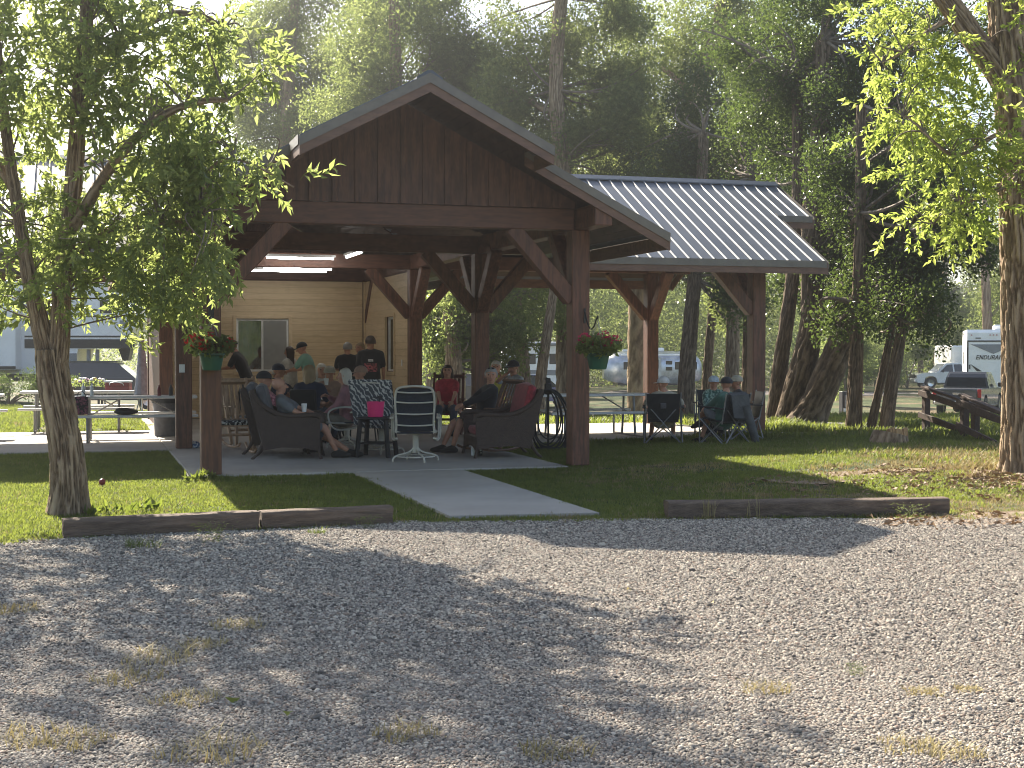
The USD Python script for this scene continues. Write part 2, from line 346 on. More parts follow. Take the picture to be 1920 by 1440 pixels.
E_, W_, N_, S_ = (1, 0), (-1, 0), (0, 1), (0, -1)
for x, y, ds in ((XW, Y0, (E_, N_)), (XE, Y0, (W_, N_)), (XW, Y1, (E_, S_, W_, N_)), (XE, Y1, (W_, S_, E_, N_)), (XW, Y2, (E_, W_, S_)), (XE, Y2, (W_, E_, S_)),
                 (XEE, Y1, (W_, N_)), (XEE, Y2, (W_, S_)), (XWW, Y1, (E_, N_)), (XWW, Y2, (E_, S_)), (XE, Y3, (W_, S_)), (XW, Y3, (E_,))):
    for d in ds: brace(x, y, *d)
# roof: eight slopes. u runs from the ridge outwards, s along the ridge
def zt(u): return ZR - PITCH * u
NRM = 1 / math.hypot(1, PITCH)
def slope(axis, su, s_end, sign_s, label_end):
    """One slope: axis 'y' = ridge along y. su: side of the ridge, sign_s: direction in which this arm runs from the crossing."""
    o = XR if axis == 'y' else YR; c = YR if axis == 'y' else XR
    e_low, e_prow = s_end
    def pt(u, s, dz=0):
        a, b = o + su * u, s
        return np.array([a, b, zt(u) + dz]) if axis == 'y' else np.array([b, a, zt(u) + dz])
    def start(u): return c + sign_s * u
    outline = [(0, c), (HW, start(HW)), (HW, e_low), (PROW, e_low), (PROW, e_prow), (0, e_prow)]
    top = np.array([pt(u, s, .0) for u, s in outline]); low = top - (0, 0, .035); n = len(outline)
    from shapely.geometry import Polygon
    tv, tf = trimesh.creation.triangulate_polygon(Polygon(outline), engine='earcut')
    top = np.array([pt(u, s) for u, s in tv]); nrm = np.cross(top[tf[0][1]] - top[tf[0][0]], top[tf[0][2]] - top[tf[0][0]])
    if nrm[2] < 0: tf = tf[:, ::-1]
    mb = MB().add(np.vstack([top, top - (0, 0, .03)]), np.vstack([tf, tf[:, ::-1] + len(tv)]))
    for i in range(n):
        (u0, s0), (u1, s1) = outline[i], outline[(i + 1) % n]
        a, b = pt(u0, s0), pt(u1, s1); mb.add([a, b, b - (0, 0, .03), a - (0, 0, .03)], [[0, 1, 2, 3], [3, 2, 1, 0]])
    sl = pv.part('roof_slope', mb, 'roof_metal')
    # standing ribs down the slope, every 23 cm
    lo, hi = sorted((c, e_prow)); k = 0
    for s in np.arange(c + sign_s * .06, e_prow, sign_s * .232):
        u1 = min(HW, abs(s - c)) if abs(s - c) < HW else HW
        if (s - e_low) * sign_s > 0: u1 = min(u1, PROW)
        if u1 < .3: continue
        a, b = pt(.10, s, .0), pt(u1 + .004, s, .0)
        d = unit(b - a); w = unit(np.array([0, sign_s, 0]) if axis == 'y' else np.array([sign_s, 0, 0])); nn = np.cross(w, d); nn = nn if nn[2] > 0 else -nn
        q = [w * -.024, w * -.010 + nn * .026, w * .010 + nn * .026, w * .024]
        v = np.array([a + t for t in q] + [b + t for t in q])
        mb = MB().add(v, [[0, 1, 5, 4], [1, 2, 6, 5], [2, 3, 7, 6]]); mb.add(v[[0, 1, 2, 3, 4, 5, 6, 7]], [[0, 3, 2, 1], [4, 5, 6, 7]])
        m = mb.get(); trimesh.repair.fix_normals(m)
        pv.part('rib', m, 'roof_metal', under=sl)
    # boards of the underside
    k = int(HW / .14)
    for i in range(k):
        u0, u1 = i * .14 + .004, (i + 1) * .14 - .004
        um = (u0 + u1) / 2; e = e_prow if um < PROW - .05 else e_low
        s0 = start(u1) if um > .2 else start(u1)
        if abs(e - s0) < .2: continue
        P = [pt(u0, s0, -.034), pt(u1, s0, -.034), pt(u1, e - sign_s * .03, -.034), pt(u0, e - sign_s * .03, -.034)]
        P = np.array(P); Q = P - (0, 0, .022 + .004 * rng.random())
        m = MB().hull(np.vstack([P, Q])).get()
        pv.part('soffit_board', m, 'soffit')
    # eave and rake boards with their metal drip trim
    def trim(a, b, out, name='fascia'):
        out = np.array(out, float)
        pv.part(name, bar(a + out * .02 + (0, 0, -.125), b + out * .02 + (0, 0, -.125), .032, .17, up=out, ch=.004) if False else fasc(a, b, out, .0, -.035, -.215, .034), 'fascia')
        pv.part('drip_trim', fasc(a, b, out, .036, .012, -.105, .012), 'metal_trim')
    def fasc(a, b, out, off, zt_, zb_, th):
        pts = []
        for p in (a, b):
            for o2 in (off, off + th):
                for z in (zt_, zb_): pts.append(p + out * o2 + (0, 0, z))
        return MB().hull(pts)
    eo = (su, 0, 0) if axis == 'y' else (0, su, 0); ro = (0, sign_s, 0) if axis == 'y' else (sign_s, 0, 0)
    ev = e_low
    trim(pt(HW, start(HW)), pt(HW, e_low), eo)
    trim(pt(PROW, e_low + sign_s * .002), pt(PROW, e_prow), eo)
    trim(pt(0, e_prow), pt(PROW + .034, e_prow), ro)
    trim(pt(PROW - .12, e_low), pt(HW + .034, e_low), ro)
for su in (-1, 1):
    slope('y', su, (17.22, 16.50), -1, 'front')
    slope('y', su, (33.65, 34.3), 1, 'back')
    slope('x', su, (12.42, 13.15), 1, 'right')
    slope('x', su, (-4.42, -5.15), -1, 'left')
def cap(a, b):
    a, b = np.array(a), np.array(b); d = unit(b - a); s = np.cross(d, (0, 0, 1))
    q = [s * -.16 + (0, 0, -.062), s * -.03 + (0, 0, .022), s * .03 + (0, 0, .022), s * .16 + (0, 0, -.062), s * .16 + (0, 0, -.085), s * -.16 + (0, 0, -.085)]
    q = [x + (0, 0, .02) for x in q]
    return MB().hull([a + x for x in q] + [b + x for x in q])
for a, b in (((XR, 16.48, ZR), (XR, 34.3, ZR)), ((-5.17, YR, ZR + .003), (13.17, YR, ZR + .003))): pv.part('ridge_cap', cap(a, b), 'roof_metal')
# gables: boards with battens over the joints
def gable(axis, at, out):
    o = XR if axis == 'y' else YR; w = 2.36; n = 16; bw = 2 * w / n
    for i in range(n):
        a, b = -w + i * bw + .004, -w + (i + 1) * bw - .004
        if axis == 'y' and False: pass
        ts = [zt(abs(t)) - .075 for t in (a, b)]; z0 = BZ + BH + .003
        if max(ts) < z0 + .02: continue
        ts = [max(t, z0 + .01) for t in ts]; pts = []
        for t, z1 in ((a, ts[0]), (b, ts[1])):
            for z in (z0, z1):
                for k in (0, .022):
                    pts.append((o + t, at + out * k, z) if axis == 'y' else (at + out * k, o + t, z))
        pv.part('gable_board', MB().hull(pts), 'board')
    for i in range(1, n):
        t = -w + i * bw; z1 = zt(abs(t)) - .10; z0 = BZ + BH + .003
        if z1 < z0 + .05: continue
        c = (o + t, at + out * .034, (z0 + z1) / 2); s = (.075, .022, z1 - z0)
        if axis == 'x': c = (c[1], c[0], c[2]); s = (s[1], s[0], s[2])
        pv.part('batten', box(c, s, ch=.003), 'board')
gable('y', Y0 - .10, -1); gable('x', XEE + .08, 1); gable('x', XWW - .08, -1); gable('y', Y3 + .12, 1)
# walls of the back arm: pine planks inside, dark boards outside
WX0, WX1, WZ0, WZ1 = 3.38, 4.57, 1.09, 2.30
def planks(lo, hi, holes, put_):
    h = (BZ - .04 - SLAB_Z) / 22
    for i in range(22):
        z0, z1 = SLAB_Z + .01 + i * h, SLAB_Z + .01 + (i + 1) * h - .0025
        spans = [(lo, hi)]
        for a, b, c, d in holes:
            if z1 > c + .02 and z0 < d - .02: spans = [s for x in spans for s in ((x[0], min(x[1], a)), (max(x[0], b), x[1])) if s[1] - s[0] > .05]
        for a, b in spans: put_(a, b, z0, z1, 'abc'[rng.integers(3)], 0)
planks(XW + .14, XE - .14, [(WX0, WX1, WZ0, WZ1)], lambda a, b, z0, z1, k, e: pv.part('wall_plank', box(((a + b) / 2, 32.70 - e, (z0 + z1) / 2), (b - a, .022, z1 - z0), ch=.004), 'pine_' + k))
SY0, SY1, SZ0, SZ1 = 29.5, 30.35, 1.12, 2.30
planks(Y2 + .14, 32.68, [(SY0, SY1, SZ0, SZ1)], lambda a, b, z0, z1, k, e: pv.part('wall_plank', box((XE - .06 - e, (a + b) / 2, (z0 + z1) / 2), (.022, b - a, z1 - z0), ch=.004), 'pine_side_' + k))
planks(Y2 + .14, 32.68, [], lambda a, b, z0, z1, k, e: pv.part('wall_plank', box((XW + .06 + e, (a + b) / 2, (z0 + z1) / 2), (.022, b - a, z1 - z0), ch=.004), 'pine_side_' + k))
def outer_wall(c, s, holes=None):
    pv.part('outer_wall', box(c, s, ch=.004), 'board')
for c, s in (((WX0 + XW + .14) / 2, 0), ): pass
for a, b, z0, z1 in ((XW + .14, WX0, 0, BZ), (WX1, XE - .14, 0, BZ), (WX0, WX1, 0, WZ0), (WX0, WX1, WZ1, BZ)): outer_wall(((a + b) / 2, 32.80, (z0 + z1) / 2 + .02), (b - a, .14, z1 - z0 - .02))
for a, b, z0, z1 in ((Y2 + .14, SY0, 0, BZ), (SY1, 32.66, 0, BZ), (SY0, SY1, 0, SZ0), (SY0, SY1, SZ1, BZ)): outer_wall((XE + .03, (a + b) / 2, (z0 + z1) / 2 + .02), (.14, b - a, z1 - z0 - .02))
outer_wall((XW - .03, 30.36, BZ / 2 + .02), (.14, 4.6, BZ - .02))
# windows; a narrow dark room lies behind the one in the back wall
outer_wall((XR, 33.52, BZ / 2 + .02), (XE - XW + .1, .10, BZ - .02))
for x in (XW + .05, XE - .05): outer_wall((x, 33.17, BZ / 2 + .02), (.10, .58, BZ - .02))
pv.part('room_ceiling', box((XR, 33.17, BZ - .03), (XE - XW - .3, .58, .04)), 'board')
L['screen'] = usdkit.material(stage, '/World/Looks/screen', {'t': ('transparent_bsdf', {}), 'd': ('diffuse_bsdf', {'color': (.42, .42, .40)}), 'x': ('mix_closure', {'fac': .5})}, [('d.BSDF', 'x.closure1'), ('t.BSDF', 'x.closure2')], surface='x.closure')
def casing(axis, a, b, z0, z1, at, mat):
    w = .075
    for lo, hi, y0, y1 in ((a - w, a, z0 - w, z1 + w), (b, b + w, z0 - w, z1 + w), (a, b, z1, z1 + w), (a, b, z0 - w, z0)):
        c, s = ((lo + hi) / 2, at, (y0 + y1) / 2), (hi - lo - .002, .03, y1 - y0)
        if axis == 'x': c, s = (c[1], c[0], c[2]), (s[1], s[0], s[2])
        yield box(c, s, ch=.004)
for m in casing('y', WX0, WX1, WZ0, WZ1, 32.672, 'pine_b'): pv.part('window_casing', m, 'pine_b')
def window(axis, a, b, z0, z1, at, split):
    w = .05; mb = MB()
    def q(lo, hi, y0, y1, d=.05, off=0):
        c, s = ((lo + hi) / 2, at + off, (y0 + y1) / 2), (hi - lo, d, y1 - y0)
        return (c, s) if axis == 'y' else ((c[1], c[0], c[2]), (s[1], s[0], s[2]))
    for r in ((a, a + w, z0, z1), (b - w, b, z0, z1), (a + w, b - w, z1 - w, z1), (a + w, b - w, z0, z0 + w)): mb.box(*q(*r), ch=.004)
    if split: mb.box(*q((a + b) / 2 - w / 2, (a + b) / 2 + w / 2, z0 + w, z1 - w), ch=.004)
    p = pv.part('window', mb, 'white_paint')
    edges = ((a + w, (a + b) / 2 - w / 2), ((a + b) / 2 + w / 2, b - w)) if split else ((a + w, b - w),)
    for lo, hi in edges: pv.part('pane', box(*q(lo, hi, z0 + w, z1 - w, .006), ch=.001), 'glass', under=p)
window('y', WX0 + .002, WX1 - .002, WZ0 + .002, WZ1 - .002, 32.74, True)
pv.part('window_screen', box(((WX0 + WX1) / 2 + .29, 32.705, (WZ0 + WZ1) / 2), (.52, .004, WZ1 - WZ0 - .10), ch=.001), 'screen')
for m in casing('x', SY0, SY1, SZ0, SZ1, XE - .085, 'pine_c'): pv.part('window_casing', m, 'pine_c')
window('x', SY0 + .002, SY1 - .002, SZ0 + .002, SZ1 - .002, XE, False)
pv.part('corner_trim', box((XE - .10, 32.655, 1.62), (.05, .05, 3.1), ch=.004), 'pine_a')
pv.part('light_switch', box((XE - .08, 28.75, 1.32), (.012, .09, .14), ch=.004), 'white_paint')
pv.part('light_switch', box((XW - .03, Y1 - .131, 1.30), (.09, .012, .13), ch=.004), 'white_paint')
# lamp on the front post and the lit tube lamps under the ceiling
pv.part('post_lamp', MB().box((XW + .0, Y0 - .15, 2.12), (.07, .05, .22), ch=.01).box((XW, Y0 - .165, 2.01), (.05, .04, .03)), 'black_metal')
def lamp(a, b, label):
    a, b = np.array(a), np.array(b); t = T('tube_lamp', label, 'lamp', (a + b) / 2, world=True, group=None)
    d = unit(b - a); s = np.cross(d, (0, 0, 1))
    t.part('housing', bar(a - d * .03 + (0, 0, .045), b + d * .03 + (0, 0, .045), .12, .05, ch=.008), 'white_paint')
    t.part('tube', tube([a + (0, 0, -.004), b + (0, 0, -.004)], .021, 10), 'tube_glow', smooth=40)
    t.part('wire', tube([(a + b) / 2 + (.2, 0, .07), (a + b) / 2 + (.2, 0, .45)], .006, 5), 'black_metal')
def lx(px, d, z): return spot(px, d, z)
lamp((3.42, 27.45, 3.36), (4.71, 27.45, 3.36), 'lit tube lamp hung crosswise, upper one over the people at the window')
lamp((3.29, 30.95, 3.30), (5.15, 30.95, 3.30), 'lit tube lamp nearest the pine wall, lower of the close pair')
lamp((3.75, 30.55, 3.335), (5.20, 30.55, 3.335), 'lit tube lamp just above and beside the lowest one')
lamp((3.10, 26.0, 3.40), (3.10, 27.3, 3.40), 'short lit tube lamp pointing into the back room, at the left end')
lamp((4.98, 26.0, 3.40), (4.98, 27.5, 3.40), 'lit tube lamp pointing into the back room, at the right end')
# ------------------------------------------------------------------ vegetation
def shade_attr(m, s): UsdGeom.PrimvarsAPI(m).CreatePrimvar('shade', Sdf.ValueTypeNames.FloatArray, 'vertex').Set(Vt.FloatArray.FromNumpy(np.asarray(s, np.float32)))
leafy('leaf_near', (.065, .090, .036), (.14, .165, .075), (.27, .36, .085), (.56, .62, .20), .56, .26)
leafy('leaf_far', (.045, .068, .028), (.11, .135, .060), (.18, .25, .065), (.48, .54, .17), .52, .22)
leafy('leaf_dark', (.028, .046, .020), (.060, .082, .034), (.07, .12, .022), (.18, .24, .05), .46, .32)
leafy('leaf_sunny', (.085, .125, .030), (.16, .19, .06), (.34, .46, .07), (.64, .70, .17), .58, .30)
leafy('grass_blade', (.070, .088, .028), (.145, .155, .055), (.17, .24, .03), (.38, .42, .08), .45, .6)
leafy('dry_grass', (.22, .17, .07), (.36, .29, .14), (.25, .20, .07), (.4, .32, .14), .3, .7)
leafy('petal_red', (.62, .015, .018), (.80, .04, .04), (.7, .015, .02), (.9, .04, .04), .35, .5)
leafy('petal_pink', (.60, .02, .10), (.75, .05, .16), (.6, .02, .10), (.8, .05, .16), .35, .5)
L['bark'] = usdkit.material(stage, '/World/Looks/bark', {
    't': ('texture_coordinate', {}), 'm': ('mapping', {'scale': (1, 1, .35)}), 'n': ('noise_texture', {'scale': 26., 'detail': 8., 'roughness': .7}), 'a': ('attribute', {'attribute': 'shade'}),
    'c': ('rgb_ramp', {'ramp': [(.0, (.070, .047, .030)), (.42, (.235, .165, .105)), (1., (.42, .32, .215))]}), 'k': ('math', {'math_type': 'multiply_add', 'value2': .75}), 'k2': ('math', {'math_type': 'multiply_add', 'value2': 1.2, 'value3': -.50}),
    'b': ('bump', {'strength': .9, 'distance': .03}), 'p': ('principled_bsdf', {'roughness': .9, 'specular_ior_level': .2})},
    [('t.object', 'm.vector'), ('m.vector', 'n.vector'), ('n.fac', 'k2.value1'), ('a.fac', 'k.value1'), ('k2.value', 'k.value3'), ('k.value', 'c.fac'), ('c.color', 'p.base_color'), ('n.fac', 'b.height'), ('b.normal', 'p.normal')], surface='p.BSDF')
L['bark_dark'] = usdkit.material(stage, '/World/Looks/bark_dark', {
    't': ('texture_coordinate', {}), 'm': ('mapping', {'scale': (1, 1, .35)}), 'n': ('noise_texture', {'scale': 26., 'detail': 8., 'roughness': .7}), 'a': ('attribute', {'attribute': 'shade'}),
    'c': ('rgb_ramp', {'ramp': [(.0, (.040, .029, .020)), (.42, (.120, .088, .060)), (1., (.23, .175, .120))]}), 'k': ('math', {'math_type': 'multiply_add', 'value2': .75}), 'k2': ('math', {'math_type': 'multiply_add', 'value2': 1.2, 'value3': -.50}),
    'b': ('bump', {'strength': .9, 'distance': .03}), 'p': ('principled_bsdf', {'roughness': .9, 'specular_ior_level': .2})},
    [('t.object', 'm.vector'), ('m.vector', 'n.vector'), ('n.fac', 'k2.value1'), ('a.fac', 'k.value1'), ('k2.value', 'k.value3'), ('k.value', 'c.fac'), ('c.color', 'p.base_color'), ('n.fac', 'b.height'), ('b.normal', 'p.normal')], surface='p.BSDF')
M('twig', (.20, .16, .12), (.13, .10, .075), .85, 8)

def leaf_geo(n, rng, L0, W0, pos, axis_, tip_curl=.25, quads=False):
    """n leaves at pos growing along axis_: returns vertices, triangles, shade."""
    d = axis_ / np.linalg.norm(axis_, axis=1, keepdims=True)
    r = rng.normal(size=(n, 3)); s = np.cross(d, r); s /= np.linalg.norm(s, axis=1, keepdims=True); u = np.cross(s, d)
    Ln = L0 * rng.uniform(.65, 1.2, (n, 1)); Wn = W0 * rng.uniform(.75, 1.2, (n, 1)); fold = rng.uniform(.1, .5, (n, 1)) * Wn
    m = pos + d * Ln * .42
    b, t = pos, pos + d * Ln - u * Ln * tip_curl * rng.uniform(0, 1, (n, 1))
    l, rr = m + s * Wn / 2 + u * fold, m - s * Wn / 2 + u * fold
    sh = np.clip(rng.normal(.5, .22, n), 0, 1)
    if quads:
        v = np.stack([b, l, t, rr], 1).reshape(-1, 3); o = np.arange(n)[:, None] * 4
        f = np.concatenate([o + [0, 1, 2], o + [0, 2, 3]]); return v, f, np.repeat(sh, 4)
    v = np.stack([b, l, t, rr, m], 1).reshape(-1, 3); o = np.arange(n)[:, None] * 5
    f = np.concatenate([o + [0, 4, 1], o + [1, 4, 2], o + [0, 3, 4], o + [3, 2, 4]]); return v, f, np.repeat(sh, 5)
def near_spray(seed, n=15, L0=.105, W0=.041):
    r = np.random.default_rng(seed)
    path = curve([(0, 0, 0), (.10, .02 * r.normal(), .01), (.22, .03 * r.normal(), -.015), (.34, .04 * r.normal(), -.06)], 4)
    k = np.linspace(.12, 1, n) * (len(path) - 1); i = k.astype(int).clip(0, len(path) - 2); pos = path[i] + (path[i + 1] - path[i]) * (k - i)[:, None]
    a = np.arange(n) * 2.4 + r.uniform(0, 6); ax = np.stack([.75 + 0 * a, .75 * np.cos(a), .75 * np.sin(a) - .30], 1) + r.normal(0, .22, (n, 3)); ax[-1] = (1, 0, -.3)
    v, f, s = leaf_geo(n, r, L0, W0, pos, ax)
    tw = MB().tube(path, np.linspace(.0035, .0015, len(path)), 3).get()
    return np.vstack([v, tw.vertices]), np.vstack([f, tw.faces + len(v)]), np.r_[s, np.full(len(tw.vertices), .1)]
def far_spray(seed, n=34, R=.46, L0=.115, W0=.062):
    r = np.random.default_rng(seed)
    p = r.normal(size=(n, 3)); p *= (R * r.uniform(.25, 1, (n, 1)) ** .6) / np.linalg.norm(p, axis=1, keepdims=True); p[:, 2] *= .75
    ax = p * .6 + r.normal(0, .35, (n, 3)) + (0, 0, -.12)
    return leaf_geo(n, r, L0, W0, p, ax, quads=True)
def blades(seed, n=44, R=.10, h=.06, w=.005, lean=.5):
    r = np.random.default_rng(seed); a = r.uniform(0, 2 * PI, n); p = np.c_[r.uniform(-R, R, (n, 2)), np.zeros(n)]
    hh = h * r.uniform(.45, 1.25, n)[:, None]; dr = np.c_[np.cos(a), np.sin(a), 0 * a] * lean * r.uniform(.1, 1, (n, 1)) * hh; sd = np.c_[-np.sin(a), np.cos(a), 0 * a] * w
    mid, tip = p + dr * .35 + hh * [0, 0, .6], p + dr + hh * [0, 0, 1.]
    v = np.stack([p - sd, p + sd, mid - sd * .8, mid + sd * .8, tip], 1).reshape(-1, 3); o = np.arange(n)[:, None] * 5
    f = np.concatenate([o + [0, 1, 3], o + [0, 3, 2], o + [2, 3, 4]]); return v, f, np.repeat(np.clip(r.normal(.5, .25, n), 0, 1), 5)
PROTO = {}
def instancer(path, protos, pos, quat=None, scale=1., which=None, rng=None, up=False):
    """A cloud of copies of the small pieces protos: [(key, maker, material)]. The pieces stand under the first cloud that uses them."""
    rng = rng or np.random.default_rng(1); n = len(pos); targets = []
    p = UsdGeom.PointInstancer.Define(stage, path)
    for key, make, mat in protos:
        if key not in PROTO:
            PROTO[key] = path + '/' + key; v, f, s = make()
            m = put(PROTO[key], (v, f), mat); shade_attr(m, s)
        targets.append(PROTO[key])
    p.CreatePrototypesRel().SetTargets(targets)
    which = rng.integers(0, len(protos), n) if which is None else which
    if quat is None:
        if up: a = rng.uniform(0, 2 * PI, n); quat = np.c_[np.cos(a / 2), 0 * a, 0 * a, np.sin(a / 2)]
        else: quat = rng.normal(size=(n, 4)); quat /= np.linalg.norm(quat, axis=1, keepdims=True)
    p.CreateProtoIndicesAttr(Vt.IntArray.FromNumpy(np.asarray(which, np.int32)))
    p.CreatePositionsAttr(Vt.Vec3fArray.FromNumpy(np.asarray(pos, np.float32)))
    p.CreateOrientationsAttr(Vt.QuathArray([Gf.Quath(*x) for x in np.asarray(quat, float).tolist()]))
    sc = np.broadcast_to(np.asarray(scale, np.float32), (n,)) if np.ndim(scale) < 2 else np.asarray(scale, np.float32)
    p.CreateScalesAttr(Vt.Vec3fArray.FromNumpy(np.ascontiguousarray(np.repeat(sc[:, None], 3, 1) if sc.ndim == 1 else sc)))
    tag(p.GetPrim(), None, None, None, 'stuff'); return p
def quat_along(d, rng):
    """Turns that lay a spray's +x along d, with a random roll."""
    d = d / np.linalg.norm(d, axis=1, keepdims=True); c = d[:, 0]; ax = np.stack([0 * c, -d[:, 2], d[:, 1]], 1)
    q = np.c_[1 + c, ax]; q /= np.maximum(np.linalg.norm(q, axis=1, keepdims=True), 1e-6)
    a = rng.normal(0, .8, len(d)) / 2; w, x, y, z = q.T; cw, sx = np.cos(a), np.sin(a)
    return np.stack([w * cw - x * sx, w * sx + x * cw, y * cw + z * sx, z * cw - y * sx], 1)
FAR = [('far_spray_%d' % i, (lambda i=i: far_spray(100 + i)), 'leaf_far') for i in range(6)]
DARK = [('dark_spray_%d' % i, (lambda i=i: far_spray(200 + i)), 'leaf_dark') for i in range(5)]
NEAR = [('near_spray_%d' % i, (lambda i=i: near_spray(300 + i)), 'leaf_near') for i in range(7)]

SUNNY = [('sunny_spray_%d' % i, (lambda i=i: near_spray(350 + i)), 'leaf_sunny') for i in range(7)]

def trunk_mesh(path, r, n=12, amp=.0, seed=0, flare=0., rings=None):
    """A furrowed trunk along a line of points with a radius at each."""
    pts = np.asarray(path, float); k = rings or 10
    c = curve(np.c_[pts, r], k); P, R = c[:, :3], np.maximum(c[:, 3], .01)
    h = np.r_[0, np.cumsum(np.linalg.norm(np.diff(P, axis=0), axis=1))]
    R = R * (1 + flare * np.exp(-h / .22))
    mb = MB().tube(P, R, n, cap=True); m = mb.get(); N = len(P); a = np.arange(n) / n * 2 * PI; v = np.array(m.vertices); s = np.full(len(v), .5)
    H, A = np.meshgrid(h, a, indexing='ij'); Rm = R[:, None] + 0 * A
    q = np.stack([np.cos(A) * 4.6, np.sin(A) * 4.6, H * 1.25], -1)
    f = meshkit.fbm(q + seed * 3.1, 3, seed); q2 = q * [1.7, 1.7, 1.5] + 2.2 * (f[..., None] - .5); g = np.abs(meshkit.fbm(q2, 3, seed + 7) - .5) * 2
    g = smooth(.02, .30, g); d = amp * (g - .6) + .10 * Rm * (f - .5) + flare * .5 * Rm * np.exp(-H / .25) * np.cos(A * 5 + seed) * .3
    cen = np.repeat(P, n, 0); w = v[:N * n] - cen; w /= np.maximum(np.linalg.norm(w, axis=1, keepdims=True), 1e-9)
    v[:N * n] += w * d.reshape(-1, 1); s[:N * n] = (.15 + .85 * g).reshape(-1)
    return trimesh.Trimesh(v, m.faces, process=False), s
def trunk_part(t, name, path, r, n=12, amp=.0, seed=0, flare=0., rings=None, label=None, mat='bark'):
    m, s = trunk_mesh(path, r, n, amp, seed, flare, rings)
    p = t.part(name, m, mat, smooth=True, label=label)
    shade_attr(UsdGeom.Mesh.Get(stage, p), s); return p
def in_blobs(blobs, rng, clump=.46, shell=.55):
    """Points in ragged clumps inside the ellipsoids: (centre, radii, points)."""
    out = []
    for c, r, n in blobs:
        c, r = np.asarray(c, float), np.asarray(r, float); k = max(3, n // 26)
        g = rng.normal(size=(k, 3)); g /= np.linalg.norm(g, axis=1, keepdims=True); g *= rng.uniform(.15, 1, (k, 1)) ** (1 / 2.2)
        sz = rng.uniform(.55, 1.25, k); j = rng.integers(0, k, n)
        q = rng.normal(size=(n, 3)); q /= np.linalg.norm(q, axis=1, keepdims=True); q *= rng.uniform(.2, 1, (n, 1)) ** .5
        out.append(c + g[j] * r + q * clump * sz[j][:, None] * r.mean())
    return np.vstack(out)

# the trees behind: (name, label, distance, trunk points (px, py), base radius, crown ellipsoids (px, py, rx, ry, sprays), limbs)
def forest_tree(name, label, d, path, r0, ells, limbs=(), leaf=FAR, seed=0, depth=2.4, size=1., taper=.45, dd=0., group=None, lean_d=0.):
    rng = np.random.default_rng(seed + 40); b = spot(path[0][0], d); z0 = float(terrain(*b)); n = len(path)
    pts = [np.r_[b, z0 - .12]] + [np.r_[spot(px, d + lean_d * i / n), hz(py, d)] for i, (px, py) in enumerate(path[1:], 1)]
    t = T(name, label, 'tree', (b[0], b[1], z0), world=True, group=group)
    rr = [r0 * (1 - taper * i / (n - 1)) for i in range(n)]
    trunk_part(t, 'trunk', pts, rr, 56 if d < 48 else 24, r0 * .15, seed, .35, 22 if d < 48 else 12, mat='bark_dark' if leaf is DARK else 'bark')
    for lp, lr in limbs:
        trunk_part(t, 'limb', [np.r_[spot(px, d + .5 * i), hz(py, d)] for i, (px, py) in enumerate(lp)], [lr * (1 - .6 * i / len(lp)) for i in range(len(lp))], 10, .01, seed + 1)
    bl = []
    for px, py, rx, ry, k in ells:
        bl.append((np.r_[spot(px, d + dd + rng.uniform(-.8, .8)), hz(py, d)], (rx / FPX * d, depth, ry / FPX * d), int(k * (1.5 if d > 44 and d < 62 else 1.15))))
    P = in_blobs(bl, rng)
    P = P[P[:, 2] > terrain(P[:, 0], P[:, 1]) + .5] - t.loc
    # twigs from the stem into the clumps
    tw = MB()
    for i in range(0, len(P), max(1, len(P) // 46)):
        e = P[i]; s = min(pts[1:], key=lambda p: np.linalg.norm(p - t.loc - e)) - t.loc
        if np.linalg.norm(e - s) < 9: tw.tube(curve([s, (s + e) / 2 + rng.normal(0, .25, 3), e], 4), np.linspace(.045, .012, 9), 4)
    if tw.v: t.part('branch', tw, 'twig', kind='stuff') if False else put(t.path + '/branches', tw, 'twig'); tag(stage.GetPrimAtPath(t.path + '/branches'), kind='stuff')
    instancer(t.path + '/crown', leaf, P, None, rng.uniform(.75, 1.25, len(P)) * size, None, rng)
    return t
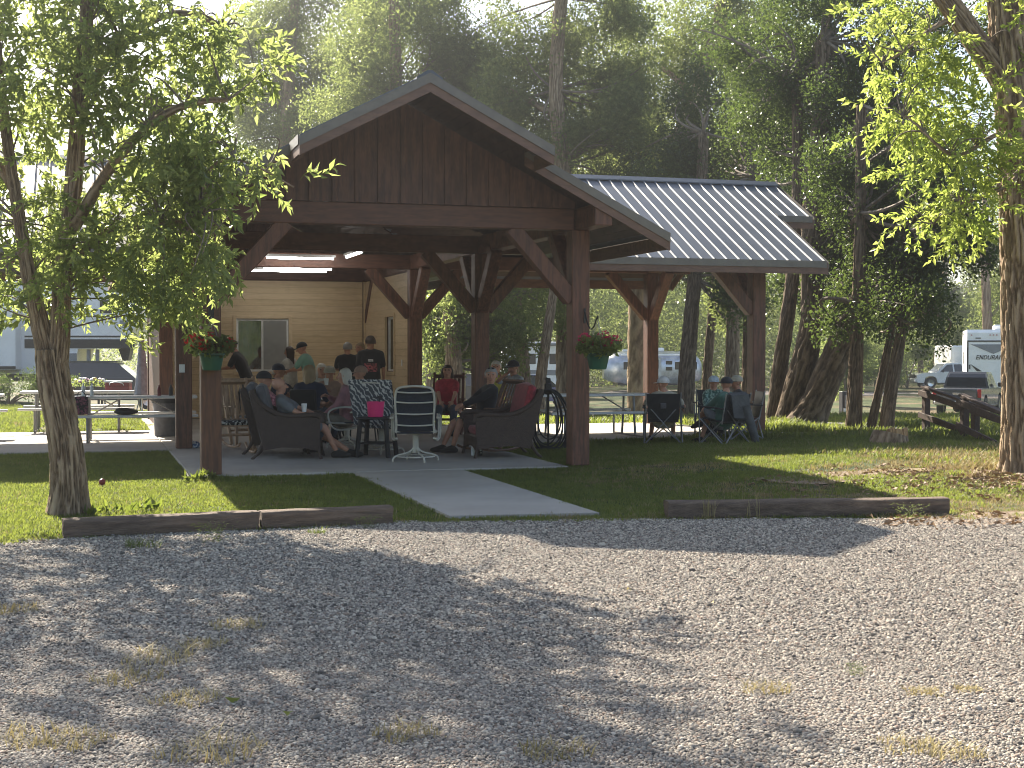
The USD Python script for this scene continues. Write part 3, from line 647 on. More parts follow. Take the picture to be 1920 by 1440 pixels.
FT = [
 ('cottonwood_tree', 'tall hazy cottonwood whose crown fills the sky left of the gable peak', 60, [(520, 720), (525, 500), (540, 200), (560, -40)], .34, [(530, 130, 110, 180, 520), (600, 20, 130, 120, 420), (640, -120, 150, 100, 260), (470, 260, 60, 80, 120), (470, 120, 60, 110, 240), (580, 200, 90, 110, 380), (690, 60, 90, 120, 330)], (), FAR),
 ('cottonwood_tree', 'sunlit cottonwood right behind the gable peak with bright ragged edge', 50, [(760, 720), (755, 500), (745, 200), (740, -40)], .32, [(760, 80, 120, 110, 430), (670, 190, 95, 85, 280), (830, 180, 110, 110, 330), (790, -90, 150, 90, 240), (860, 60, 90, 120, 330), (900, 250, 90, 80, 200)], (), FAR),
 ('cottonwood_tree', 'pale straight cottonwood trunk rising beside the step of the gable', 46, [(1062, 745), (1060, 600), (1055, 310), (1042, 170), (1052, 0), (1048, -140)], .30, [(960, 120, 90, 140, 380), (1090, 130, 80, 160, 360), (1000, 260, 90, 60, 160), (1060, -110, 130, 90, 220), (1120, 300, 60, 60, 130), (1160, 80, 70, 130, 280), (1130, 230, 60, 90, 200)], [([(1040, 215), (1000, 190), (965, 165), (930, 158)], .13)], FAR),
 ('cottonwood_tree', 'thick old cottonwood with a leaning upper trunk, left of the red inner post', 52, [(1196, 745), (1197, 600), (1212, 450), (1262, 290), (1300, 190), (1330, 110), (1352, 10), (1365, -110)], .40, [(1330, 40, 120, 110, 400), (1220, 130, 90, 130, 330), (1185, 280, 80, 80, 240), (1370, 230, 80, 110, 260), (1290, -110, 130, 70, 180), (1430, 60, 80, 130, 260), (1250, 330, 100, 60, 200)], [([(1300, 190), (1270, 150), (1240, 120)], .14)], FAR),
 ('cottonwood_tree', 'light slender trunk standing behind the seated man in the grey shirt', 44, [(985, 748), (976, 640), (966, 540), (958, 400), (955, 250)], .22, [(960, 560, 55, 45, 120), (900, 470, 90, 60, 130), (1000, 400, 80, 70, 120), (1020, 560, 40, 50, 90)], (), FAR),
 ('cottonwood_tree', 'thin leaning dark trunk just left of the broad grooved one', 41, [(1012, 752), (1022, 650), (1036, 560), (1050, 440), (1060, 340)], .16, [(1040, 480, 60, 60, 120)], (), FAR),
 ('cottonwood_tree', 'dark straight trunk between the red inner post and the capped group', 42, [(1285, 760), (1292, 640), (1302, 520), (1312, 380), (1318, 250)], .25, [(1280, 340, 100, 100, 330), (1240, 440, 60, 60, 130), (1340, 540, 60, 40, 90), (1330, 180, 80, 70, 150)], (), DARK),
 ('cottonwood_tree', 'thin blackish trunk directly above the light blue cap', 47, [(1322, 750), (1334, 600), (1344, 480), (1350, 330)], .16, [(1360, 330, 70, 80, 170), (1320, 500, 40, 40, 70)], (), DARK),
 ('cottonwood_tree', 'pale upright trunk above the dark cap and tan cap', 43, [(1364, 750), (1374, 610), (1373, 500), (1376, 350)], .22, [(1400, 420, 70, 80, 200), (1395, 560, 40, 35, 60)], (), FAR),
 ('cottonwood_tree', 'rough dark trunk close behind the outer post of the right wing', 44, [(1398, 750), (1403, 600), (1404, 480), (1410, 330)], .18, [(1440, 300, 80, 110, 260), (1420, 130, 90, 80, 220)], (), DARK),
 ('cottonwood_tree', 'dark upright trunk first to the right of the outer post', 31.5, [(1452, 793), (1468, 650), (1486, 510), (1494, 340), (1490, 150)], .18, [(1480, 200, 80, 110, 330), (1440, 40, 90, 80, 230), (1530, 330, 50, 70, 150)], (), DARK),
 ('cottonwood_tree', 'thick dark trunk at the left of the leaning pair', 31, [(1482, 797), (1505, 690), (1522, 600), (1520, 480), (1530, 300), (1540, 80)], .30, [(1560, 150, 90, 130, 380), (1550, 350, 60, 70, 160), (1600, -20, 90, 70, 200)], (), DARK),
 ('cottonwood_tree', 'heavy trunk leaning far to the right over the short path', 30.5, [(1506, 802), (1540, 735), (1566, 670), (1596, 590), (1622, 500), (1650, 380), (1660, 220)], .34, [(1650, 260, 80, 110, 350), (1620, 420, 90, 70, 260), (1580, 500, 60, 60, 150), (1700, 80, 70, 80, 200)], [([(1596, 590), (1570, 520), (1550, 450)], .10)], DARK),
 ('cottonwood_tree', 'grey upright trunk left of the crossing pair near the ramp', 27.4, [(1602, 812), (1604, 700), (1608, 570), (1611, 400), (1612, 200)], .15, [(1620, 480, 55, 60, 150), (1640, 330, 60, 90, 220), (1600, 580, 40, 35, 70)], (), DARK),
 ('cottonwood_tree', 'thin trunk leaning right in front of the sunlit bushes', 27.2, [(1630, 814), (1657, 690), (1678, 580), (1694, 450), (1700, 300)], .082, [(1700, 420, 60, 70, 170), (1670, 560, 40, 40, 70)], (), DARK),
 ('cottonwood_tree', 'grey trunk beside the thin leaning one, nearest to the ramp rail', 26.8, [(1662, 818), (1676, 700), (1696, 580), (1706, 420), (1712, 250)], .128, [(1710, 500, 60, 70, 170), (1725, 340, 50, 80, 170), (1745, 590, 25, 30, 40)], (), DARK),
 ('cottonwood_tree', 'leafy low-branched tree seen between the two inner posts', 40, [(852, 748), (850, 680), (846, 600), (842, 480), (840, 330)], .26, [(845, 620, 42, 62, 230), (815, 560, 35, 50, 120), (905, 610, 50, 70, 200), (940, 640, 30, 40, 90), (870, 500, 60, 50, 130)], (), FAR),
 ('cottonwood_tree', 'pale cottonwood trunk behind the woman in red', 48, [(818, 748), (815, 690), (818, 560), (822, 400)], .30, [(820, 540, 60, 60, 120), (800, 420, 90, 60, 100)], (), FAR),
 ('cottonwood_tree', 'brownish stump-like trunk beside the pale one behind the red shirt', 52, [(862, 742), (862, 690), (866, 560), (870, 420)], .24, [(880, 480, 70, 60, 120)], (), FAR),
 ('cottonwood_tree', 'bright yellow-green tree over the white pickup', 120, [(1760, 720), (1757, 640), (1766, 560), (1775, 420), (1780, 300)], .30, [(1770, 500, 60, 60, 180), (1740, 570, 40, 50, 110), (1800, 400, 50, 70, 160), (1830, 560, 50, 60, 170)], (), FAR),
 ('cottonwood_tree', 'tall sunlit tree rising behind the white trailer with the lettering', 92, [(1850, 715), (1850, 600), (1845, 480), (1850, 330)], .36, [(1850, 470, 60, 80, 220), (1890, 560, 50, 70, 180), (1880, 400, 40, 60, 130)], (), FAR),
 ('cottonwood_tree', 'dark trunk at the far lane between bushes and pickup', 116, [(1728, 715), (1725, 660), (1722, 600), (1715, 500)], .24, [(1715, 560, 40, 50, 110), (1690, 480, 50, 60, 130)], (), DARK),
]
for i, (nm, lb, d, pa, r0, el, li, lf) in enumerate(FT):
    forest_tree(nm, lb, d, pa, r0, el, li, lf, seed=i * 3 + 1, depth=2.0 + .02 * d, size=(.72 if d < 34 else 1.0 if d < 70 else 1.45), dd=(.8 if d < 34 else 1.5))
# sunlit bushes along the far lane
def shrub(label, px, d, w, h, k, seed, leaf=FAR, size=1.):
    rng = np.random.default_rng(seed); b = spot(px, d); z = float(terrain(*b)); t = T('shrub', label, 'shrub', (b[0], b[1], z))
    P = in_blobs([((0, 0, h * .5), (w * .5, w * .4, h * .42), k)], rng, .3); P = P[P[:, 2] > .1]
    st = MB()
    for i in range(6): e = P[rng.integers(len(P))]; st.tube(curve([(0, 0, -.05), e * [.4, .4, .6], e], 3), np.linspace(.05, .01, 7), 4)
    t.part('stem', st, 'twig'); instancer(t.path + '/foliage', leaf, P, None, rng.uniform(.7, 1.2, len(P)) * size, None, rng)
for i, (lb, px, d, w, h, k) in enumerate((('round yellow-green bush left of the white pickup', 1662, 98, 4.2, 3.6, 240), ('grey-green bush just in front of the white pickup nose', 1702, 104, 3.8, 4.2, 230), ('tall bright bush behind the leaning thin trunk', 1640, 108, 5.0, 6.5, 320),
        ('dark low bush at the end of the far lane', 1580, 96, 4.0, 3.2, 200), ('low dark bush under the left end of the big trailer', 15, 44, 3.0, .95, 120), ('low dark bush beside the flower planter', 105, 44.5, 1.9, .85, 70), ('sunlit bush between the heavy leaning trunk and the grey one', 1585, 72, 3.0, 4.6, 260), ('pale bush beyond the white trailer', 1772, 118, 4.5, 6.0, 260))):
    shrub(lb, px, d, w, h, k, 700 + i, DARK if 'low dark' in lb else FAR, .6 if d < 50 else 1.3)
# the wood that closes the view all round
rng = np.random.default_rng(77); P, S = [], []
for k in range(210):
    a = rng.uniform(0, 2 * PI); d = rng.uniform(112, 175); lat, fwd = math.sin(a) * d, math.cos(a) * d
    behind = fwd < 10
    if behind: d = rng.uniform(46, 80); lat, fwd = math.sin(a) * d, math.cos(a) * d
    x, y = FW * fwd + RT * lat; px = 960 + lat / fwd * FPX if fwd > 5 else None
    h = rng.uniform(13, 20)
    if px is not None and -2500 < px < 470: h = rng.uniform(3.5, 6.5)
    elif px is not None and 470 <= px < 1720: h = rng.uniform(22, 32)
    elif px is not None and 1720 <= px < 2400: h = rng.uniform(11, 17)
    n = int(16 + h * 5); q = rng.normal(size=(n, 3)); q /= np.linalg.norm(q, axis=1, keepdims=True); q *= rng.uniform(.4, 1, (n, 1)) ** .5
    if px is not None and 470 <= px < 2400:
        e = 34; P.append(np.array([x, y, float(terrain(x, y))]) + np.c_[rng.normal(0, 3.6, (e, 2)), rng.uniform(.2, 7.5, e)]); S.append(rng.uniform(1.8, 3.0, e))
    P.append(np.array([x, y, float(terrain(x, y)) + h * .5]) + q * [4.2, 4.2, h * .52]); S.append(rng.uniform(2.0, 3.4, n))
for k in range(110):
    px = rng.uniform(480, 2020); d = rng.uniform(100, 165) if px < 1500 else rng.uniform(124, 170); c = np.r_[spot(px, d), 0]; c[2] = float(terrain(c[0], c[1])); h = rng.uniform(20, 30) if px < 1700 else rng.uniform(10, 15)
    n = int(h * 2.6); q = rng.normal(size=(n, 3)); q /= np.linalg.norm(q, axis=1, keepdims=True); q *= rng.uniform(.3, 1, (n, 1)) ** .5; P.append(c + (0, 0, h * .5) + q * [4.0, 4.0, h * .52]); S.append(rng.uniform(2.0, 3.2, n))
    e = 46; P.append(c + np.c_[rng.normal(0, 3.4, (e, 2)), rng.uniform(.2, 8, e)]); S.append(rng.uniform(1.6, 2.6, e))
P, S = np.vstack(P), np.concatenate(S); ok = P[:, 2] > terrain(P[:, 0], P[:, 1]) + .2; P, S = P[ok], S[ok]
w = instancer('/World/woodland', FAR, P, None, S, None, rng); tag(w.GetPrim(), 'far green wood that closes the view beyond the campground', 'wood')

# the two near trees
def near_tree(label, base, trunks, ells, seed, leaf, size, twigs, depth=1.0, root=0):
    rng = np.random.default_rng(seed); z0 = float(terrain(*base)); t = T('cottonwood_tree', label, 'tree', (base[0], base[1], z0), world=True)
    ends = []
    for nm, pts, rr, n, fl in trunks:
        trunk_part(t, nm, pts, rr, n, min(rr[0] * .17, .034), seed + len(ends), fl, 34 if n > 20 else 10); ends += [np.asarray(p, float) for p in pts[1:]]
    P = np.vstack([np.asarray(c) + (lambda q: q / np.linalg.norm(q, axis=1, keepdims=True) * rng.random((n, 1)) ** .36)(rng.normal(size=(n, 3))) * np.asarray(r) * 1.12 for c, r, n in ells]); P = P[(P[:, 2] > .9) & (meshkit.noise(P * 3.2, seed) + rng.normal(0, .10, len(P)) > .40)]
    hub = np.array(ends); D, Q = [], []
    tw = MB(); step = max(1, len(P) // twigs)
    for i, e in enumerate(P):
        s = hub[np.argmin(np.linalg.norm(hub - e, axis=1) + .6 * np.maximum(hub[:, 2] - e[2], 0))]; D.append(e - s + rng.normal(0, .35, 3) + (0, 0, -.35))
        if i % step == 0 and np.linalg.norm(e - s) < 4: tw.tube(curve([s, s * .5 + e * .5 + rng.normal(0, .10, 3) + (0, 0, .12), e], 5), np.linspace(.011, .003, 11), 4)
    put(t.path + '/branches', trimesh.Trimesh(tw.get().vertices - t.loc, tw.get().faces, process=False), 'twig', True); tag(stage.GetPrimAtPath(t.path + '/branches'), kind='stuff')
    instancer(t.path + '/crown', leaf, P - t.loc, quat_along(np.array(D), rng), rng.uniform(.75, 1.2, len(P)) * size, None, rng)
    return t, P
dL = 13.75
def sp(px, py, d=dL): return np.r_[spot(px, d), hz(py, d)]
bl = []
for px, py, rx, ry, dd, k in (
    (70, 60, 130, 100, 0, 150), (210, 60, 110, 90, .5, 140), (330, 70, 90, 80, -.3, 120), (420, 110, 70, 60, 0, 80), (478, 140, 28, 22, .1, 12), (255, 210, 110, 80, .6, 130), (350, 230, 80, 90, -.4, 120), (410, 300, 55, 60, -.1, 60),
    (462, 300, 30, 26, -.2, 14), (515, 330, 20, 16, -.2, 8), (548, 348, 9, 8, -.2, 3), (50, 300, 90, 100, .4, 100), (50, 440, 90, 80, .4, 110), (150, 420, 80, 90, .3, 100), (90, 530, 90, 60, .2, 90), (190, 250, 70, 80, -.3, 70), (130, 480, 50, 60, -.4, 40), (40, 180, 60, 70, -.4, 60), (360, 330, 70, 80, .3, 100), (300, 330, 70, 60, -.3, 80), (160, 120, 80, 70, -.3, 80), (270, 400, 100, 70, .2, 120), (330, 470, 95, 80, -.4, 150), (395, 400, 30, 70, -.2, 46), (250, 500, 80, 45, .2, 80),
    (220, 570, 50, 36, .4, 30), (325, 545, 50, 38, -.2, 46), (400, 520, 12, 34, -.2, 9), (10, 560, 34, 34, .5, 18), (230, 618, 34, 14, .3, 9), (310, 585, 26, 16, -.2, 9),
    (-120, 200, 200, 260, .3, 330), (-260, 420, 160, 160, .2, 160), (-80, -180, 260, 190, .4, 380), (130, -170, 180, 150, -.2, 300), (30, -420, 240, 160, .2, 300), (-330, 60, 160, 260, .8, 220)):
    bl.append((sp(px, py, dL + dd), (rx / FPX * dL, .75, ry / FPX * dL), int(k * .84)))
LT = [('trunk', [np.r_[spot(125, dL), -.10], sp(127, 900), sp(117, 800), sp(101, 715), sp(94, 655)], [.185, .158, .150, .150, .135], 110, .30),
      ('stem', [sp(92, 690), sp(74, 600), sp(56, 520), sp(40, 420), sp(22, 300), sp(4, 150), sp(-10, -10), sp(-30, -250)], [.105, .082, .066, .055, .048, .042, .035, .02], 70, 0),
      ('stem', [sp(102, 700), sp(113, 620), sp(116, 560), sp(128, 450), sp(143, 320), sp(152, 200), sp(166, 50), sp(175, -100), sp(190, -330)], [.11, .092, .085, .08, .076, .07, .06, .045, .02], 70, 0),
      ('limb', [sp(128, 450), sp(200, 330, 13.5), sp(280, 240, 13.3), sp(350, 200, 13.2), sp(430, 190, 13.2)], [.06, .05, .042, .034, .02], 12, 0),
      ('limb', [sp(120, 520), sp(200, 440, 13.9), sp(300, 420, 13.6), sp(380, 400, 13.4)], [.05, .042, .032, .018], 12, 0),
      ('limb', [sp(30, 360), sp(-60, 260, 14), sp(-180, 220, 14.1)], [.05, .04, .02], 10, 0),
      ('limb', [sp(150, 200), sp(230, 90, 13.9), sp(330, 30, 13.7), sp(420, 60, 13.6)], [.05, .04, .032, .02], 12, 0),
      ('limb', [sp(380, 400, 13.4), sp(440, 300, 13.5), sp(500, 322, 13.5), sp(552, 352, 13.5)], [.018, .013, .009, .005], 6, 0)]
near_tree('forked cottonwood with drooping leaves at the left end of the drive', spot(125, dL), LT, bl, 21, NEAR, 1.0, 330)
dR = 17.4
def sr(px, py, d=dR): return np.r_[spot(px, d), hz(py, d)]
bl = []
for px, py, rx, ry, dd, k in ((1690, 120, 70, 80, -.4, 90), (1640, 30, 45, 30, -.2, 30), (1700, 30, 70, 40, .2, 50), (1765, 130, 50, 70, -.6, 60), (1740, 220, 70, 60, -.5, 80), (1685, 215, 30, 30, -.4, 22), (1810, 200, 50, 60, -.6, 60), (1780, 290, 60, 40, -.6, 40), (1700, 300, 30, 18, -.5, 14), (1830, 290, 40, 50, -.8, 40),
    (1645, 250, 20, 10, -.4, 8), (1800, 375, 55, 45, -.6, 60), (1750, 405, 40, 28, -.6, 26), (1715, 418, 14, 8, -.6, 5), (1795, 430, 40, 20, -.5, 20), (1850, 365, 36, 36, -.7, 26), (1890, 250, 40, 60, -1.0, 34), (1900, 330, 30, 40, -1.0, 24), (1900, 140, 30, 30, -1.0, 14), (1905, 30, 40, 30, -.9, 14),
    (1760, -120, 160, 110, 0, 170), (1960, -60, 160, 160, 0, 200), (2060, 200, 140, 200, .2, 200), (1900, -300, 240, 140, .2, 260)):
    bl.append((sr(px, py, dR + dd), (rx / FPX * dR, .5, ry / FPX * dR), int(k * .82)))
RTR = [('trunk', [np.r_[spot(1930, dR), -.15], sr(1926, 850), sr(1922, 760), sr(1918, 620), sr(1914, 480), sr(1910, 330), sr(1902, 180), sr(1888, 40), sr(1876, -120), sr(1864, -400)], [.34, .29, .265, .25, .25, .25, .26, .25, .2, .08], 130, .55),
       ('limb', [sr(1907, 230), sr(1882, 160), sr(1835, 95), sr(1795, 40), sr(1755, -15), sr(1700, -110)], [.17, .155, .14, .13, .12, .05], 70, 0),
       ('limb', [sr(1894, 260, 17.2), sr(1830, 275, 16.9), sr(1780, 290, 16.7), sr(1730, 250, 16.7), sr(1690, 220, 16.8)], [.035, .028, .022, .016, .008], 8, 0),
       ('limb', [sr(1904, 330, 17.2), sr(1864, 360, 16.9), sr(1800, 385, 16.7), sr(1750, 420, 16.7)], [.03, .024, .018, .008], 8, 0),
       ('limb', [sr(1795, 40), sr(1740, 60, 17.1), sr(1690, 100, 16.9), sr(1650, 120, 16.9)], [.04, .03, .02, .008], 8, 0)]
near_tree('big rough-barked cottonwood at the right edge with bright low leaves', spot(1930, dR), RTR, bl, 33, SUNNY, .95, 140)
# wispy dead twigs hanging right of the far wing
t = T('dead_twigs', 'tangle of bare grey twigs hanging in the dark trees right of the far roof', 'twigs', tuple(np.r_[spot(1560, 29.5), hz(400, 29.5)]), world=True)
rng = np.random.default_rng(4)
for i in range(26):
    px, py = 1540 + rng.normal(0, 18), 300 + rng.uniform(-60, 60); q = [np.r_[spot(px, 29.3), hz(py, 29.3)], np.r_[spot(px + rng.normal(0, 10), 29.3), hz(py + 60, 29.3)], np.r_[spot(px + rng.normal(0, 18), 29.3), hz(py + 110, 29.3)], np.r_[spot(px + rng.normal(-4, 22), 29.3), hz(py + 120 + rng.uniform(-25, 20), 29.3)]]
    t.part('twig', tube(curve(q, 6), np.linspace(.009, .004, 19), 4), 'twig')

# ------------------------------------------------------------------ lawns, stones, weeds
SLABS = [PATIO, WALK, PATH1, PATH2]
def keep_off(P, pad=0.):
    ok = np.ones(len(P), bool)
    for s in SLABS: ok &= ~in_poly(P, s)
    return ok
def scatter(x0, x1, y0, y1, cell, rng):
    gx_, gy_ = np.meshgrid(np.arange(x0, x1, cell), np.arange(y0, y1, cell)); P = np.stack([gx_.ravel(), gy_.ravel()], 1); return P + rng.uniform(-.55, .55, P.shape) * cell
def seen(P, pad=420):
    d, l = P @ FW, P @ RT; px = 960 + l / d * FPX; return (px > -pad) & (px < 1920 + pad)
rng = np.random.default_rng(5)
P = np.vstack([scatter(-8, 19, 8.6, 22.8, .105, rng), scatter(-11, 1.25, 22.6, 46, .26, rng), scatter(12.2, 22, 20, 32, .16, rng), scatter(6.3, 12.3, 18, 22.75, .12, rng), scatter(1.4, 22, 28.4, 46, .30, rng)])
P = P[seen(P)]; jig = .25 * (meshkit.fbm(np.c_[P * 1.8, 0 * P[:, :1]], 3, 2) - .5) * 2
ok = keep_off(P) & ~in_poly(P + np.c_[0 * jig, jig + .05], GRAVEL)
P = P[ok]; dist = P @ FW; dry = smooth(.42, .56, meshkit.fbm(np.c_[P * [.55, .9], 0 * P[:, :1]], 4, 8)) * smooth(5.0, 8.5, P[:, 0]) * smooth(19.5, 17, P[:, 1])
edge = smooth(.0, .8, P[:, 1] - np.interp(P[:, 0], [-14, -2.5, -.4, 2.9, 5.2, 8.3, 9.4, 14, 26], [12, 12.2, 12.55, 12.8, 12.35, 11.45, 10.5, 9.4, 8.2]))
dryp = np.clip(dry * .75 + .22 * (1 - edge) + .03, 0, .9); isdry = rng.random(len(P)) < dryp; far_b = (P[:, 1] > 28.4) & (P[:, 0] > 6)
keep = rng.random(len(P)) < np.where(dry > .3, 1 - .55 * dry, 1) * np.where(far_b, .55, 1)
P, dist, isdry = P[keep], dist[keep], isdry[keep]
GR = [('grass_tuft_%d' % i, (lambda i=i: blades(400 + i, 50, .10, .034 + .008 * (i == 3), .004, .9)), 'grass_blade') for i in range(4)] + [('dry_tuft_%d' % i, (lambda i=i: blades(420 + i, 26, .12, .045, .004, 1.1)), 'dry_grass') for i in range(2)]
wh = np.where(isdry, rng.integers(4, 6, len(P)), rng.integers(0, 4, len(P)))
tall = 1 + 1.1 * smooth(8.2, 10.5, P[:, 0]) * smooth(.45, .65, meshkit.noise(np.c_[P * 1.1, 0 * P[:, :1]], 6)); sc = rng.uniform(.7, 1.25, len(P)) * np.where(dist > 24, 1.7, 1.) * tall
g = instancer('/World/grass', GR, np.c_[P, terrain(P[:, 0], P[:, 1]) - .005], None, sc, wh, rng, up=True); tag(g.GetPrim(), 'short green lawn round the patio with dry straw patches', 'grass')

stone_cols = [((.075, .065, .056), (.18, .158, .134)), ((.19, .167, .140), (.34, .297, .244)), ((.34, .296, .238), (.57, .50, .40)), ((.18, .130, .098), (.32, .24, .182))]
for i, (a, b) in enumerate(stone_cols):
    L['stone_%d' % i] = usdkit.material(stage, '/World/Looks/stone_%d' % i, {'o': ('object_info', {}), 'r': ('rgb_ramp', {'ramp': [(0, a), (1, b)]}), 'p': ('principled_bsdf', {'roughness': .8, 'specular_ior_level': .35})}, [('o.random', 'r.fac'), ('r.color', 'p.base_color')], surface='p.BSDF')
def stone(seed, sub):
    r = np.random.default_rng(seed); v, f = ICO[sub]; v = v * (1 + .42 * (meshkit.noise(v * 1.3 + seed, seed)[:, None] - .5)) * [1, r.uniform(.62, .95), r.uniform(.45, .72)]
    for _ in range(5): n = unit(r.normal(size=3)); k = v @ n; c = r.uniform(.62, .85); v = v - np.where(k > c, k - c, 0)[:, None] * n
    return v * .5, f, np.full(len(v), .5)
ST = [('stone_%d' % i, (lambda i=i: stone(500 + i, 1 if i < 12 else 0)), 'stone_%d' % (i % 4)) for i in range(20)]
rng = np.random.default_rng(9)
Pn = [scatter(-4.5, 8, 3.0, 9.0, .0108, rng), scatter(-5.5, 12.5, 4.0, 13.2, .0138, rng)]
Pn[0] = Pn[0][(Pn[0] @ FW < 7.6) & (Pn[0] @ FW > 5.0)]; Pn[1] = Pn[1][Pn[1] @ FW >= 7.6]
P = np.vstack([p[seen(p, 330)] for p in Pn]); jig = .2 * (meshkit.fbm(np.c_[P * 2.2, 0 * P[:, :1]], 3, 4) - .5) * 2; P = P[in_poly(P + np.c_[0 * jig, jig], GRAVEL) & ~in_poly(P, WALK)]
D = P @ FW; sz = np.where(D < 7.6, .0125, .0158) * np.exp(rng.normal(0, .30, len(P)))
a = rng.uniform(0, 2 * PI, len(P)); tl = rng.normal(0, .22, (len(P), 2)); q = np.c_[np.cos(a / 2), tl * .5, np.sin(a / 2)]; q /= np.linalg.norm(q, axis=1, keepdims=True)
wst = np.where(D < 7.0, rng.choice(12, len(P), p=np.array([.9, 1.5, 1.1, .5] * 3) / 12), 12 + rng.choice(8, len(P), p=np.array([.9, 1.5, 1.1, .5] * 2) / 8))
g = instancer('/World/gravel', ST, np.c_[P, .004 + sz * .18 + terrain(P[:, 0], P[:, 1])], q, sz, wst, rng); tag(g.GetPrim(), 'loose grey crushed stones covering the drive', 'gravel')
print('stones', len(P))

M('bare_soil', (.26, .19, .125), (.15, .105, .07), .95, 3, bump=.6, bscale=30, detail=8, space='world')
def patch(px, py, rx, ry, seed, lb):
    c = gp(px, py); a = np.linspace(0, 2 * PI, 40, endpoint=False); single('bare_patch', sheet(np.c_[c[0] + rx * np.cos(a), c[1] + ry * np.sin(a)], .010, .3, min(rx, ry) * .8, seed), 'bare_soil', lb, kind='structure')
def gp(px, py): d = EYE * FPX / (py - 655); return spot(px, d)
patch(1660, 905, 1.5, .55, 1, 'bare tan soil in the sunlit grass below the stump'); patch(1430, 862, .9, .5, 2, 'bare brown soil in the shaded lawn before the camp chairs'); patch(1840, 975, 1.0, .35, 3, 'bare soil at the foot of the big right tree')
rng = np.random.default_rng(31); b = spot(1915, 16.6); P = np.vstack([b + rng.normal(0, 1, (620, 2)) * [1.15, .7], np.c_[rng.uniform(7.0, 10.5, 110), np.zeros(110)]]); P[620:, 1] = np.interp(P[620:, 0], [5.2, 8.3, 9.4, 14], [12.2, 11.3, 10.4, 9.3]) + rng.normal(0, .34, 110)
LIT = [('litter_%d' % i, (lambda i=i: leaf_geo(3, np.random.default_rng(800 + i), .08, .045, np.random.default_rng(i).uniform(-.1, .1, (3, 3)) * [1, 1, .05], np.random.default_rng(i + 9).normal(0, 1, (3, 3)) * [1, 1, .15], .5)), 'litter') for i in range(4)]
leafy('litter', (.13, .075, .040), (.34, .22, .12), (.1, .06, .03), (.2, .12, .06), .12, .7)
g = instancer('/World/leaf_litter', LIT, np.c_[P, terrain(P[:, 0], P[:, 1]) + .022], None, rng.uniform(.6, 1.2, len(P)), None, rng, up=True); tag(g.GetPrim(), 'brown fallen leaves and bark bits round the big right tree', 'leaf litter')
leafy('weed_leaf', (.09, .12, .03), (.16, .18, .06), (.16, .22, .04), (.28, .32, .10), .35, .6)
leafy('weed_dry', (.24, .20, .085), (.44, .37, .18), (.3, .25, .10), (.46, .38, .18), .3, .7)
def clump(name, label, cat, p, kind, size, group=None, seed=0):
    """A low plant: blades or small leaves on a few stems."""
    r = np.random.default_rng(seed + 900); t = T(name, label, cat, (p[0], p[1], float(terrain(*p)) + .004), r.uniform(0, 6), group)
    if kind == 'dry': v, f, s = blades(seed, 130, size * .5, size * .17, .0026, 2.5); m = 'weed_dry'
    elif kind == 'green': v, f, s = blades(seed, 90, size * .45, size * .26, .003, 2.2); m = 'weed_leaf'
    elif kind == 'stalk':
        v, f, s = blades(seed, 26, size * .25, size * 1.0, .002, .55); m = 'weed_dry'
    elif kind == 'broad':
        n = 44; q = np.c_[r.uniform(-size, size, (n, 2)) * [1, .35], np.full(n, .015)]; v, f, s = leaf_geo(n, r, .13, .05, q, r.normal(0, .5, (n, 3)) * [1, 1, .2] + (0, 0, .7), .6); m = 'grass_blade'
    else:
        n = 220; h = r.uniform(0, 1, n); q = np.c_[r.normal(0, size * .16, (n, 2)) * (1 + h[:, None]), h * size * .62]; v, f, s = leaf_geo(n, r, size * .12, size * .03, q, np.c_[q[:, :2] * 4, .06 + 0 * h] + r.normal(0, .05, (n, 3))); m = 'weed_leaf'
    pth = t.part('leaves' if kind in ('broad', 'bush') else 'blades', (v, f), m, kind='stuff'); shade_attr(UsdGeom.Mesh.Get(stage, pth), s)
def gp(px, py): d = EYE * FPX / (py - 655); return spot(px, d)
for i, (lb, px, py, s) in enumerate((('short wide straw weed clump in the upper middle of the shaded gravel', 440, 1180, .28), ('thin straw weed just below left of the upper middle clump', 380, 1215, .22), ('widest straw weed patch, beside the sunlit spot in the shaded gravel', 300, 1240, .36), ('straw weed patch adjoining the widest one on its lower left', 240, 1280, .30),
        ('straw weed at the left edge of the gravel, the upper of two', 25, 1150, .28), ('straw weed in the bottom left corner of the gravel', 30, 1395, .30), ('large straw weed at the bottom edge, left of the middle', 400, 1420, .36), ('small straw weed between the corner one and the large bottom one', 130, 1400, .26), ('lone reddish straw weed in the middle of the gravel bottom', 760, 1385, .26), ('thin straw weed above the large bottom one', 350, 1320, .26),
        ('straw weed at the very bottom right of the lone reddish one', 1045, 1420, .26), ('yellowish weed in the sunlit gravel below the small green one', 1440, 1300, .22), ('yellow weed at the bottom right, the left of two', 1710, 1410, .22), ('yellow weed at the bottom right, the right of two', 1790, 1420, .22), ('low weed in the sunlit gravel above the bottom right pair', 1735, 1305, .16), ('smallest yellow weed near the right edge of the gravel', 1820, 1300, .12))):
    clump('weed_clump', lb, 'weed', gp(px, py), 'dry', s, None, i)
